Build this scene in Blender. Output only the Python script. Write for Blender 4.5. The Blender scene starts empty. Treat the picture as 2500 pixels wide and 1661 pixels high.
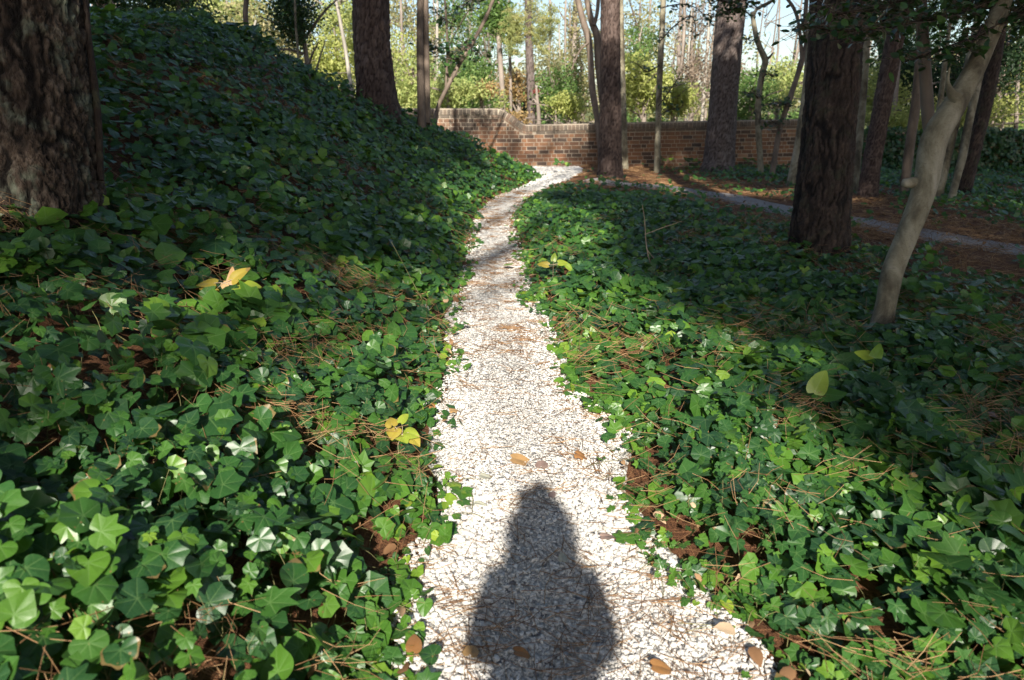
import bpy, math, random
import numpy as np
from mathutils import Vector, Matrix

rng = np.random.default_rng(7)
random.seed(7)
S = bpy.context.scene
COL = S.collection

# ------------------------------------------------------------------ camera, light, exposure
H = 1.5
PITCH = math.radians(18.2)
F = 1690.0
cam_d = bpy.data.cameras.new('camera')
cam = bpy.data.objects.new('camera', cam_d)
COL.objects.link(cam)
cam.location = (0, 0, H)
cam.rotation_euler = (math.pi / 2 - PITCH, 0, 0)
cam_d.sensor_width = 36
cam_d.lens = 36 * F / 2500
cam_d.clip_start = 0.02
cam_d.clip_end = 1000
S.camera = cam
cam_d.dof.use_dof = True
cam_d.dof.focus_distance = 4.0
cam_d.dof.aperture_fstop = 3.2

SUN_EL = math.radians(30.5)
SUN_AZ = math.radians(1.8)          # light travels towards +y, slightly to +x
sdir = np.array([math.sin(SUN_AZ) * math.cos(SUN_EL), math.cos(SUN_AZ) * math.cos(SUN_EL), -math.sin(SUN_EL)])
sun_d = bpy.data.lights.new('sun', 'SUN')
sun_d.energy = 4.6
sun_d.angle = math.radians(1.0)
sun_d.color = (1.0, 0.93, 0.82)
sun = bpy.data.objects.new('sun', sun_d)
COL.objects.link(sun)
sun.rotation_euler = Vector(-sdir).to_track_quat('Z', 'Y').to_euler()
sun.location = (0, -20, 20)
W = bpy.data.worlds.new('World')
S.world = W
W.use_nodes = True
wn = W.node_tree.nodes
sky = wn.new('ShaderNodeTexSky')
sky.sky_type = 'NISHITA'
sky.sun_disc = False
sky.sun_elevation = SUN_EL
sky.sun_rotation = math.pi + SUN_AZ
sky.air_density = 1.0
sky.dust_density = 1.2
wn['Background'].inputs['Strength'].default_value = 0.08
W.node_tree.links.new(sky.outputs['Color'], wn['Background'].inputs['Color'])
S.view_settings.view_transform = 'Standard'
S.view_settings.look = 'None'
S.view_settings.exposure = 1.15
S.view_settings.gamma = 1
S.view_settings.use_curve_mapping = False

# ------------------------------------------------------------------ projection helpers
SP, CP = math.sin(PITCH), math.cos(PITCH)

def ray(px, py):
    xc = (px - 1250) / F
    yc = (830 - py) / F
    return np.array([xc, CP + yc * SP, -SP + yc * CP])

def at(px, py, t):
    return ray(px, py) * t + np.array([0, 0, H])

def flat(px, py, z=0.0):
    r = ray(px, py)
    return at(px, py, (z - H) / r[2])

# ------------------------------------------------------------------ noise (numpy)
def vnoise(x, y, seed=0):
    x = np.asarray(x, float); y = np.asarray(y, float)
    xi = np.floor(x).astype(np.int64); yi = np.floor(y).astype(np.int64)
    fx = x - xi; fy = y - yi
    fx = fx * fx * (3 - 2 * fx); fy = fy * fy * (3 - 2 * fy)
    def h(a, b):
        n = (a * 374761393 + b * 668265263 + seed * 1442695041) & 0x7fffffff
        n = ((n ^ (n >> 13)) * 1274126177) & 0x7fffffff
        return ((n ^ (n >> 16)) & 0xffff) / 65535.0
    return (h(xi, yi) * (1 - fx) + h(xi + 1, yi) * fx) * (1 - fy) + (h(xi, yi + 1) * (1 - fx) + h(xi + 1, yi + 1) * fx) * fy

def fnoise(x, y, seed=0, oct=3):
    s = 0; a = .5; f = 1
    for k in range(oct):
        s = s + a * (vnoise(x * f, y * f, seed + k) - .5) * 2
        a *= .5; f *= 2.1
    return s

def sstep(a, b, x):
    t = np.clip((x - a) / (b - a), 0, 1)
    return t * t * (3 - 2 * t)

# ------------------------------------------------------------------ terrain
LE = [(985, 1661), (1000, 1540), (985, 1420), (1040, 1330), (1110, 1260), (1095, 1150), (1080, 1050), (1062, 990), (1110, 890), (1095, 800),
      (1120, 720), (1145, 640), (1150, 580), (1165, 520), (1215, 480), (1270, 460), (1310, 442), (1332, 428)]
RE = [(1880, 1661), (1790, 1540), (1640, 1400), (1540, 1290), (1500, 1200), (1490, 1130), (1545, 1060), (1460, 1010), (1390, 950), (1360, 850),
      (1315, 760), (1285, 700), (1268, 620), (1252, 560), (1250, 525), (1285, 490), (1320, 465), (1345, 452)]
Lp = np.array([flat(*p)[:2] for p in LE]); Rp = np.array([flat(*p)[:2] for p in RE])
Lp = np.vstack([[Lp[0, 0] - .1, -4], Lp, [.35, 18.6], [-.6, 19.6], [-4, 22], [-30, 60]])
Rp = np.vstack([[Rp[0, 0] + .1, -4], Rp, [1.75, 18.3], [1.9, 19.5], [1.9, 21], [1.9, 60]])

def xl(y): return np.interp(y, Lp[:, 1], Lp[:, 0])
def xr(y): return np.interp(y, Rp[:, 1], Rp[:, 0])

P2 = np.array([flat(*p)[:2] for p in [(1330, 432), (1420, 442), (1540, 450), (1650, 458), (1800, 482), (1950, 513), (2150, 541), (2350, 577), (2500, 600)]])
P2 = np.vstack([P2, [[7.2, 5.6], [9, 2], [12, -4]]])

def dist_poly(x, y, P):
    d = np.full(np.shape(x), 1e9)
    for a, b in zip(P[:-1], P[1:]):
        ab = b - a
        t = np.clip(((x - a[0]) * ab[0] + (y - a[1]) * ab[1]) / (ab @ ab), 0, 1)
        d = np.minimum(d, np.hypot(x - a[0] - t * ab[0], y - a[1] - t * ab[1]))
    return d

RX = np.array([-14, -9.0, -6.7, -5.5, -4.4, -2.9, -1.9, 0.6, 2.0])
RY = np.array([10.5, 11, 11.8, 12.8, 13.4, 14.3, 15.6, 17.6, 18.0])
RZ = np.array([3.2, 3.05, 2.95, 2.80, 2.35, 1.62, 1.12, 0.0, -.2])

def gz(x, y):
    x = np.asarray(x, float); y = np.asarray(y, float)
    d = xl(y) - x
    ys = np.clip(y, -4, 17.6)
    d = np.interp(ys, Lp[:, 1], np.convolve(np.pad(Lp[:, 0], 1, 'edge'), [.25, .5, .25], 'valid')) - x
    dd = np.maximum(d - .05, 0)
    face = (.375 + .185 * sstep(3, 10, y)) * dd ** 1.12
    top = np.minimum(2.95, 1.28 + .128 * y) + .03 * np.maximum(-x - 7, 0)
    k2 = .5
    h2 = np.clip(.5 + .5 * (top - face) / k2, 0, 1)
    face = top * (1 - h2) + face * h2 - k2 * h2 * (1 - h2)
    rz = np.interp(x, RX, RZ); ry = np.interp(x, RX, RY)
    back = rz - .42 * (y - ry)
    k = .25
    h = np.clip(.5 + .5 * (back - face) / k, 0, 1)
    m = back * (1 - h) + face * h - k * h * (1 - h)
    left = np.maximum(m, 0) * sstep(0, .12, d)
    dr = np.maximum(x - xr(y), 0)
    right = .05 * np.sin(np.clip(dr / 1.2, 0, 1) * math.pi) * sstep(1, 3, y) - .018 * np.maximum(x - 2.5, 0) * sstep(25, 18, y)
    far = .012 * np.maximum(y - 24, 0) + .03 * fnoise(x * .3, y * .3, 5) * sstep(22, 26, y)
    return np.where(d > 0, left, right) + far + .03 * fnoise(x * 1.1, y * 1.1, 3) * sstep(.0, .5, np.where(d > 0, d, dr))

def hit(px, py):
    r = ray(px, py)
    ts = np.linspace(.8, 60, 3000)
    P = r[None] * ts[:, None] + np.array([0, 0, H])
    g = gz(P[:, 0], P[:, 1])
    w = np.nonzero(P[:, 2] < g)[0]
    t = ts[w[0]] if len(w) else 60
    p = at(px, py, t)
    p[2] = gz(p[0], p[1])
    return p, t

# ------------------------------------------------------------------ mesh helpers
def mesh(name, V, Fs, attrs=None, smooth=True):
    """V (n,3); Fs list of int arrays (m,k)"""
    me = bpy.data.meshes.new(name)
    V = np.ascontiguousarray(V, np.float32)
    me.vertices.add(len(V)); me.vertices.foreach_set('co', V.ravel())
    Fs = [np.asarray(f, np.int32) for f in Fs if len(f)]
    nl = sum(f.size for f in Fs); npoly = sum(len(f) for f in Fs)
    me.loops.add(nl); me.polygons.add(npoly)
    me.loops.foreach_set('vertex_index', np.concatenate([f.ravel() for f in Fs]))
    tot = np.concatenate([np.full(len(f), f.shape[1], np.int32) for f in Fs])
    st = np.concatenate([[0], np.cumsum(tot)[:-1]]).astype(np.int32)
    me.polygons.foreach_set('loop_start', st)
    try: me.polygons.foreach_set('loop_total', tot)
    except Exception: pass
    me.polygons.foreach_set('use_smooth', np.full(npoly, smooth, bool))
    for k, v in (attrs or {}).items():
        a = me.attributes.new(k, 'FLOAT_VECTOR', 'POINT')
        a.data.foreach_set('vector', np.ascontiguousarray(v, np.float32).ravel())
    me.update(calc_edges=True)
    return me

def obj(name, me, mat=None, parent=None, loc=None, label=None, cat=None, group=None, kind=None):
    o = bpy.data.objects.new(name, me)
    COL.objects.link(o)
    if mat is not None and me is not None and not me.materials: me.materials.append(mat)
    if loc is not None: o.location = loc
    if parent is not None:
        o.parent = parent
        if loc is None: o.location = -Vector(parent.location)   # mesh data in world coordinates
    for k, v in (('label', label), ('category', cat), ('group', group), ('kind', kind)):
        if v: o[k] = v
    return o

def thing(name, loc, label, cat, group=None):
    return obj(name, None, None, None, Vector([float(c) for c in loc]), label, cat, group)

# ------------------------------------------------------------------ material helpers
def newmat(name):
    m = bpy.data.materials.new(name); m.use_nodes = True
    nt = m.node_tree
    return m, nt, nt.nodes['Principled BSDF']

class NB:
    def __init__(s, nt): s.nt = nt
    def n(s, typ, **kw):
        x = s.nt.nodes.new('ShaderNode' + typ)
        ins = kw.pop('ins', {})
        for k, v in kw.items(): setattr(x, k, v)
        for k, v in ins.items():
            if hasattr(v, 'is_output') or hasattr(v, 'links') and not isinstance(v, (int, float, tuple)): s.nt.links.new(v, x.inputs[k])
            else: x.inputs[k].default_value = v
        return x
    def math(s, op, a, b=0.0, c=0.0, clamp=False):
        x = s.n('Math', operation=op, ins={0: a, 1: b, 2: c}); x.use_clamp = clamp
        return x.outputs[0]
    def mix(s, f, a, b, mode='MIX'):
        x = s.nt.nodes.new('ShaderNodeMix'); x.data_type = 'RGBA'; x.blend_type = mode
        for i, v in ((0, f), (6, a), (7, b)):
            if isinstance(v, (int, float, tuple, list)): x.inputs[i].default_value = v if isinstance(v, (int, float)) else (*v[:3], 1)
            else: s.nt.links.new(v, x.inputs[i])
        return x.outputs[2]
    def ramp(s, f, stops, interp='LINEAR'):
        x = s.nt.nodes.new('ShaderNodeValToRGB'); cr = x.color_ramp; cr.interpolation = interp
        while len(cr.elements) < len(stops): cr.elements.new(0.5)
        for e, (p, c) in zip(cr.elements, stops):
            e.position = p; e.color = (*c, 1) if len(c) == 3 else c
        s.nt.links.new(f, x.inputs[0])
        return x.outputs[0]
    def noise(s, vec, scale, detail=4, rough=.55, dist=0):
        x = s.n('TexNoise', ins={'Scale': scale, 'Detail': detail, 'Roughness': rough, 'Distortion': dist})
        if vec is not None: s.nt.links.new(vec, x.inputs['Vector'])
        return x.outputs['Fac']
    def bump(s, h, strength, dist, normal=None):
        x = s.n('Bump', ins={'Strength': strength, 'Distance': dist}); s.nt.links.new(h, x.inputs['Height'])
        if normal is not None: s.nt.links.new(normal, x.inputs['Normal'])
        return x.outputs[0]
    def lk(s, a, b): s.nt.links.new(a, b)

def leaf_material(name, stops, vein=None, veined=True, rough=.35, transl=.25, tcol=(.25, .45, .05), spec=.5, angs=(0, .85, 1.75)):
    m, nt, p = newmat(name); b = NB(nt)
    at_ = b.n('Attribute', attribute_name='luv').outputs['Vector']
    sx = b.n('SeparateXYZ', ins={0: at_}); x, y, r = sx.outputs
    geo = b.n('NewGeometry')
    col = b.ramp(r, stops)
    nz = b.noise(geo.outputs['Position'], 45, 3)
    col = b.mix(b.math('MULTIPLY', nz, .3), col, (.03, .07, .012), 'MIX') if veined else col
    norm = None
    if veined:
        ang = b.math('ABSOLUTE', b.math('ARCTAN2', x, y))
        rad = b.math('SQRT', b.math('ADD', b.math('MULTIPLY', x, x), b.math('MULTIPLY', y, y)))
        dmin = None
        for k in angs:
            d = b.math('MULTIPLY', rad, b.math('ABSOLUTE', b.math('SINE', b.math('SUBTRACT', ang, k))))
            dmin = d if dmin is None else b.math('MINIMUM', dmin, d)
        # side veins: stripes across the blade
        w = b.math('MULTIPLY', b.math('SUBTRACT', 1.3, rad), .030)
        vm = b.math('SUBTRACT', 1.0, b.math('DIVIDE', dmin, w), clamp=True)
        vm = b.math('MULTIPLY', vm, 1.0)
        st = b.math('SINE', b.math('MULTIPLY', b.math('SUBTRACT', rad, b.math('MULTIPLY', dmin, .9)), 34))
        st = b.math('MULTIPLY', b.math('SUBTRACT', st, .9, clamp=True), 3.0)
        vm = b.math('MAXIMUM', vm, st)
        col = b.mix(b.math('MULTIPLY', vm, .42), col, vein or (.16, .27, .09))
        hgt = b.math('SINE', b.math('MULTIPLY', dmin, 5.0))
        hgt = b.math('ADD', hgt, b.math('MULTIPLY', nz, .35))
        norm = b.bump(hgt, .25, .008)
        b.lk(norm, p.inputs['Normal'])
    if veined:
        # blemishes: brown specks and dry rims on a few blades
        vs_ = b.n('TexVoronoi', ins={'Scale': 55.0, 'Vector': geo.outputs['Position']})
        spk = b.math('MULTIPLY', b.math('LESS_THAN', vs_.outputs['Distance'], .16), b.math('GREATER_THAN', b.noise(geo.outputs['Position'], 6, 2), .60))
        rim = b.math('MULTIPLY', b.math('GREATER_THAN', b.math('ADD', rad, b.math('MULTIPLY', nz, .35)), .98), b.math('GREATER_THAN', b.math('FRACT', b.math('MULTIPLY', r, 37.3)), .86))
        col = b.mix(b.math('MULTIPLY', b.math('MAXIMUM', spk, rim), .8), col, (.20, .13, .05))
    b.lk(col, p.inputs['Base Color'])
    p.inputs['Roughness'].default_value = rough
    p.inputs['Specular IOR Level'].default_value = spec
    tr = b.n('BsdfTranslucent')
    b.lk(b.mix(.5, col, tcol), tr.inputs['Color'])
    mx = b.n('MixShader', ins={0: transl}); b.lk(p.outputs[0], mx.inputs[1]); b.lk(tr.outputs[0], mx.inputs[2])
    b.lk(mx.outputs[0], nt.nodes['Material Output'].inputs['Surface'])
    return m

G = lambda *a: tuple(a)
M = {}
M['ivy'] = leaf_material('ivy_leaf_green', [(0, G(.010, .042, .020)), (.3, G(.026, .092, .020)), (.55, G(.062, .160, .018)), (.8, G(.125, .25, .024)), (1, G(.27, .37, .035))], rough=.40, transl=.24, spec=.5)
M['ivy_small'] = M['ivy']
M['yellow_leaf'] = leaf_material('yellow_leaf_blade', [(0, G(.30, .21, .035)), (1, G(.38, .31, .05))], vein=(.5, .36, .08), rough=.45, tcol=(.7, .5, .05), angs=(0,))
M['lime_leaf'] = leaf_material('lime_leaf_blade', [(0, G(.16, .26, .03)), (1, G(.30, .36, .04))], vein=(.3, .36, .1), rough=.4, angs=(0,))
M['tan_leaf'] = leaf_material('dry_tan_leaf', [(0, G(.42, .24, .10)), (1, G(.50, .31, .14))], vein=(.30, .17, .08), rough=.6, transl=.1, tcol=(.5, .3, .1), angs=(0,))
M['orange_leaf'] = leaf_material('dry_orange_leaf', [(0, G(.27, .11, .035)), (1, G(.34, .16, .06))], vein=(.26, .1, .03), rough=.5, transl=.1, tcol=(.5, .2, .05), angs=(0,))
M['litter'] = leaf_material('dry_leaf_litter', [(0, G(.10, .05, .025)), (.4, G(.22, .12, .06)), (.8, G(.38, .24, .13)), (1, G(.48, .36, .24))], veined=False, rough=.7, transl=.1, tcol=(.4, .25, .1), spec=.2)
M['mauve_leaf'] = leaf_material('dull_mauve_leaf', [(0, G(.26, .17, .15)), (1, G(.32, .22, .19))], vein=(.2, .13, .12), rough=.6, transl=.05, tcol=(.3, .2, .2), angs=(0,))
M['grey_leaf'] = leaf_material('bleached_leaf', [(0, G(.38, .38, .30)), (1, G(.46, .44, .36))], vein=(.3, .28, .22), rough=.6, transl=.1, tcol=(.4, .4, .3), angs=(0,))
M['holly'] = leaf_material('holly_foliage', [(0, G(.012, .035, .014)), (.6, G(.022, .06, .018)), (1, G(.05, .11, .025))], veined=False, rough=.28, transl=.15)
def bgleaf(name, cols):
    k = len(cols) - 1
    return leaf_material(name, [(i / k, c) for i, c in enumerate(cols)], veined=False, rough=.5, transl=.45, tcol=cols[-1], spec=.3)
M['bg_green'] = bgleaf('green_foliage', [G(.05, .10, .035), G(.13, .23, .06), G(.26, .36, .11)])  # most far leaf colours here are lightened in place of haze
M['bg_lime'] = bgleaf('yellow_green_foliage', [G(.20, .25, .06), G(.36, .40, .11), G(.54, .55, .20)])
M['bg_pale'] = bgleaf('pale_green_foliage', [G(0.182, 0.247, 0.078), G(0.338, 0.403, 0.130), G(0.572, 0.572, 0.234)])
M['bg_olive'] = bgleaf('olive_foliage', [G(.16, .18, .08), G(.32, .31, .14), G(.48, .42, .22)])
M['bg_orange'] = bgleaf('autumn_foliage', [G(.24, .16, .07), G(.42, .28, .12), G(.56, .42, .20)])
M['bg_red'] = bgleaf('red_foliage', [G(.28, .06, .05), G(.36, .10, .08)])
M['bg_dark'] = bgleaf('dark_foliage', [G(.010, .028, .012), G(.022, .05, .02), G(.05, .09, .03)])
M['bg_brown'] = bgleaf('bare_brush', [G(0.192, 0.144, 0.108), G(0.300, 0.228, 0.168), G(0.396, 0.324, 0.240)])
M['needles'] = bgleaf('pine_foliage', [G(.22, .28, .10), G(.38, .42, .16), G(.56, .48, .22)])

# ground: pine straw and leaf mould
m, nt, p = newmat('pine_straw_ground'); b = NB(nt)
pos = b.n('NewGeometry').outputs['Position']
w1 = b.noise(pos, 3, 3); w2 = b.noise(pos, 60, 6, .7, 1.5)
mp = b.n('Mapping', ins={'Vector': pos, 'Rotation': (0, 0, .6), 'Scale': (6, 60, 20)}).outputs[0]
mp2 = b.n('Mapping', ins={'Vector': pos, 'Rotation': (0, 0, -.5), 'Scale': (60, 7, 20)}).outputs[0]
s1 = b.noise(mp, 1.6, 4, .6, .8); s2 = b.noise(mp2, 1.6, 4, .6, .8)
st = b.math('MAXIMUM', s1, s2)
c = b.ramp(st, [(.35, (.035, .018, .010)), (.52, (.13, .055, .026)), (.62, (.26, .12, .055)), (.75, (.36, .20, .10))])
c = b.mix(b.math('MULTIPLY', w1, .5), c, (.10, .05, .03))
far = b.n('SeparateXYZ', ins={0: pos}).outputs[1]
gm = b.math('MULTIPLY', b.math('SUBTRACT', far, 21.5, clamp=True), b.math('ADD', .5, b.noise(pos, .5, 3), clamp=True), clamp=True)
c = b.mix(gm, c, b.ramp(b.noise(pos, 1.5, 5), [(.3, (.05, .09, .03)), (.7, (.20, .20, .07))]))
b.lk(c, p.inputs['Base Color']); p.inputs['Roughness'].default_value = .85; p.inputs['Specular IOR Level'].default_value = .2
b.lk(b.bump(b.math('ADD', st, w2), .8, .02), p.inputs['Normal'])
M['ground'] = m

def gravel(name, base, dark, tan, dirt):
    m, nt, p = newmat(name); b = NB(nt)
    pos = b.n('NewGeometry').outputs['Position']
    v = b.n('TexVoronoi', ins={'Scale': 62.0, 'Vector': pos, 'Randomness': 1.0})
    ve = b.n('TexVoronoi', feature='DISTANCE_TO_EDGE', ins={'Scale': 62.0, 'Vector': pos})
    v2 = b.n('TexVoronoi', feature='DISTANCE_TO_EDGE', ins={'Scale': 24.0, 'Vector': pos})
    rc = b.n('SeparateColor', ins={0: v.outputs['Color']}).outputs
    c = b.ramp(rc[0], [(0, dark), (.05, dark), (.09, tan), (.22, base), (1, tuple(min(.82, x * 1.1) for x in base))])
    gap = b.math('MULTIPLY', ve.outputs[0], 9.0, clamp=True)
    c = b.mix(b.math('MULTIPLY', b.math('SUBTRACT', 1.0, gap), .5), c, dirt)
    big = b.noise(pos, 1.6, 4)
    c = b.mix(b.math('MULTIPLY', b.math('SUBTRACT', big, .45, clamp=True), 2.2, clamp=True), c, dirt)
    b.lk(c, p.inputs['Base Color']); p.inputs['Roughness'].default_value = .7; p.inputs['Specular IOR Level'].default_value = .25
    hgt = b.math('ADD', b.math('MULTIPLY', gap, b.math('ADD', .4, rc[1])), b.math('MULTIPLY', v2.outputs[0], 4.0, clamp=True))
    b.lk(b.bump(hgt, .9, .012), p.inputs['Normal'])
    return m
M['shell'] = gravel('crushed_shell', (.60, .58, .545), (.2, .2, .22), (.46, .43, .38), (.40, .37, .32))
M['gravel'] = gravel('grey_gravel', (.38, .36, .35), (.14, .14, .15), (.28, .24, .21), (.24, .19, .16))
# shell fragments (attribute-driven)
m, nt, p = newmat('shell_fragment'); b = NB(nt)
r = b.n('SeparateXYZ', ins={0: b.n('Attribute', attribute_name='luv').outputs['Vector']}).outputs[2]
c = b.ramp(r, [(0, (.16, .16, .18)), (.07, (.32, .31, .31)), (.14, (.46, .42, .36)), (.26, (.58, .55, .51)), (.6, (.64, .62, .59)), (1, (.74, .73, .70))])
c = b.mix(b.math('MULTIPLY', b.noise(b.n('NewGeometry').outputs['Position'], 90, 3), .25), c, (.45, .40, .34))
b.lk(c, p.inputs['Base Color']); p.inputs['Roughness'].default_value = .5
M['chip'] = m

def simple(name, stops, scale=8, rough=.7, bump=.3, bd=.01, stretch=(1, 1, 1), spec=.3, attr=False, amt=1.0):
    m, nt, p = newmat(name); b = NB(nt)
    pos = b.n('NewGeometry').outputs['Position']
    mp = b.n('Mapping', ins={'Vector': pos, 'Scale': stretch}).outputs[0]
    n = b.noise(mp, scale, 5, .6, .3)
    if attr:
        r = b.n('SeparateXYZ', ins={0: b.n('Attribute', attribute_name='luv').outputs['Vector']}).outputs[2]
        n = b.math('ADD', b.math('MULTIPLY', r, .75), b.math('MULTIPLY', n, .25))
    b.lk(b.ramp(n, stops), p.inputs['Base Color'])
    p.inputs['Roughness'].default_value = rough; p.inputs['Specular IOR Level'].default_value = spec
    if bump: b.lk(b.bump(b.noise(mp, scale * 4, 5, .65), bump, bd), p.inputs['Normal'])
    return m
M['straw'] = simple('dry_pine_needles', [(.1, (.12, .060, .028)), (.5, (.25, .135, .06)), (.9, (.42, .27, .14))], attr=True, bump=0, rough=.6)
M['stem'] = simple('green_brown_stem', [(.3, (.10, .10, .04)), (.7, (.22, .20, .08))], bump=0)
M['twig'] = simple('dry_grey_twig', [(.3, (.22, .16, .10)), (.7, (.45, .36, .25))], bump=0)
m, nt, p = newmat('smooth_grey_bark'); b = NB(nt)
pos = b.n('NewGeometry').outputs['Position']
mp = b.n('Mapping', ins={'Vector': pos, 'Scale': (1, 1, .6)}).outputs[0]
mp2 = b.n('Mapping', ins={'Vector': pos, 'Scale': (1, 1, 3.5)}).outputs[0]
c = b.ramp(b.noise(mp, 4, 6, .65, .5), [(.32, (.055, .045, .03)), (.44, (.14, .12, .08)), (.54, (.24, .215, .15)), (.68, (.36, .33, .26))])
sp = b.math('MULTIPLY', b.math('SUBTRACT', b.noise(mp2, 34, 4, .7), .56, clamp=True), 6, clamp=True)
c = b.mix(b.math('MULTIPLY', sp, .6), c, (.07, .055, .04))
bl = b.math('MULTIPLY', b.math('SUBTRACT', b.noise(mp, 2.2, 5, .6, 1.2), .55, clamp=True), 7, clamp=True)
c = b.mix(b.math('MULTIPLY', bl, .8), c, (.055, .045, .03))
b.lk(c, p.inputs['Base Color']); p.inputs['Roughness'].default_value = .75; p.inputs['Specular IOR Level'].default_value = .25
b.lk(b.bump(b.math('ADD', b.noise(mp2, 40, 5, .7), b.noise(mp, 9, 4)), .6, .008), p.inputs['Normal'])
M['smooth_bark'] = m
M['brown_smooth'] = simple('brown_smooth_bark', [(.3, (.08, .06, .045)), (.6, (.17, .13, .10)), (.8, (.24, .19, .14))], scale=7, bump=.5, bd=.01, stretch=(1, 1, .3))
M['bg_bark'] = simple('distant_bark', [(.3, (.12, .095, .08)), (.7, (.30, .25, .21))], scale=3, bump=.5, bd=.03, stretch=(1, 1, .3))
M['bg_pale_bark'] = simple('distant_pale_bark', [(.3, (.20, .18, .15)), (.7, (.36, .33, .28))], scale=3, bump=.3, bd=.02, stretch=(1, 1, .3))

def bark(name, crack, lo, mid, hi, fine=40, lichen=None):
    m, nt, p = newmat(name); b = NB(nt)
    sx = b.n('SeparateXYZ', ins={0: b.n('Attribute', attribute_name='luv').outputs['Vector']}).outputs
    pos = b.n('NewGeometry').outputs['Position']
    mp = b.n('Mapping', ins={'Vector': pos, 'Scale': (1, 1, .45)}).outputs[0]
    n = b.noise(mp, fine, 5, .65, .4)
    c = b.ramp(b.math('ADD', b.math('MULTIPLY', sx[1], .5), b.math('MULTIPLY', n, .5)), [(.2, lo), (.5, mid), (.8, hi)])
    if lichen: c = b.mix(b.math('MULTIPLY', b.math('SUBTRACT', b.noise(pos, 6, 4), .52, clamp=True), 6, clamp=True), c, lichen)
    c = b.mix(sx[0], crack, c)
    b.lk(c, p.inputs['Base Color']); p.inputs['Roughness'].default_value = .8; p.inputs['Specular IOR Level'].default_value = .25
    v = b.n('TexVoronoi', feature='DISTANCE_TO_EDGE', ins={'Scale': fine * .9, 'Vector': mp})
    h = b.math('ADD', n, b.math('MULTIPLY', v.outputs[0], 2.5, clamp=True))
    b.lk(b.bump(h, .8, .008), p.inputs['Normal'])
    return m
M['pine_bark'] = bark('pine_bark', (.018, .010, .008), (.042, .027, .022), (.085, .058, .048), (.15, .112, .098))
M['pine_bark_dark'] = bark('dark_pine_bark', (.010, .007, .006), (.026, .018, .014), (.055, .038, .030), (.115, .08, .062), lichen=(.05, .048, .03))
M['pine_bark_grey'] = bark('greyish_pine_bark', (.030, .020, .016), (.075, .054, .047), (.125, .098, .088), (.20, .17, .155))
M['old_bark'] = bark('furrowed_bark', (.006, .004, .003), (.026, .017, .012), (.068, .047, .034), (.20, .155, .12), fine=48, lichen=(.17, .19, .14))

# brick + mortar
m, nt, p = newmat('weathered_brick'); b = NB(nt)
r = b.n('SeparateXYZ', ins={0: b.n('Attribute', attribute_name='luv').outputs['Vector']}).outputs
pos = b.n('NewGeometry').outputs['Position']
c = b.ramp(r[2], [(0, (.055, .042, .038)), (.2, (.10, .065, .05)), (.34, (.22, .105, .060)), (.6, (.31, .15, .078)), (.82, (.37, .195, .10)), (1, (.40, .25, .16))])
n = b.noise(pos, 26, 5, .65)
c = b.mix(b.math('MULTIPLY', n, .4), c, (.16, .10, .07))
big = b.math('MULTIPLY', b.math('SUBTRACT', b.noise(pos, 1.3, 4), .48, clamp=True), 3.5, clamp=True)
c = b.mix(b.math('MULTIPLY', big, .6), c, (.12, .09, .068))
zz_ = b.n('SeparateXYZ', ins={0: pos}).outputs[2]
stn = b.math('MULTIPLY', b.noise(b.n('Mapping', ins={'Vector': pos, 'Scale': (3, 1, .5)}).outputs[0], 2.4, 4), b.math('ADD', b.math('MULTIPLY', zz_, .45), .25))
c = b.mix(b.math('MULTIPLY', b.math('SUBTRACT', stn, .22, clamp=True), 2.6, clamp=True), c, (.10, .085, .07))
c = b.mix(r[0], c, (.17, .145, .115))      # coping: mossy grey brick
b.lk(c, p.inputs['Base Color']); p.inputs['Roughness'].default_value = .85; p.inputs['Specular IOR Level'].default_value = .2
b.lk(b.bump(n, .5, .006), p.inputs['Normal'])
M['brick'] = m
M['mortar'] = simple('lime_mortar', [(.3, (.27, .22, .165)), (.7, (.50, .43, .34))], scale=5, bump=.6, bd=.006)
M['cloth'] = simple('dark_jacket_cloth', [(.3, (.02, .025, .04)), (.7, (.04, .05, .07))], scale=30)
M['skin'] = simple('skin', [(.3, (.45, .27, .20)), (.7, (.52, .33, .25))], scale=10, bump=0)
M['hair'] = simple('brown_hair', [(.3, (.03, .02, .015)), (.7, (.07, .045, .03))], scale=40)
M['black'] = simple('black_plastic', [(.3, (.015, .015, .016)), (.7, (.03, .03, .032))], scale=20, bump=0, rough=.4)

# ------------------------------------------------------------------ setting: ground, paths
def grid_ground():
    xs = np.concatenate([np.linspace(-400, -16, 14)[:-1], np.linspace(-16, 20, 190), np.linspace(20, 400, 14)[1:]])
    ys = np.concatenate([np.linspace(-200, -6, 8)[:-1], np.linspace(-6, 27, 180), np.linspace(27, 600, 26)[1:]])
    X, Y = np.meshgrid(xs, ys)
    Z = gz(X, Y)
    inp = (X > xl(Y)) & (X < xr(Y)) & (Y < 21)
    Z = np.where(inp, np.minimum(Z, 0) - .02, Z)
    Z = np.where((dist_poly(X, Y, P2) < .42), Z - .02, Z)
    V = np.stack([X.ravel(), Y.ravel(), Z.ravel()], 1)
    ny, nx = X.shape
    i = (np.arange(ny - 1)[:, None] * nx + np.arange(nx - 1)[None]).ravel()
    return mesh('ground', V, [np.stack([i, i + 1, i + nx + 1, i + nx], 1)])
obj('ground', grid_ground(), M['ground'], kind='structure', label='rust brown pine straw and leaf mould covering the woodland floor')

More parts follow.
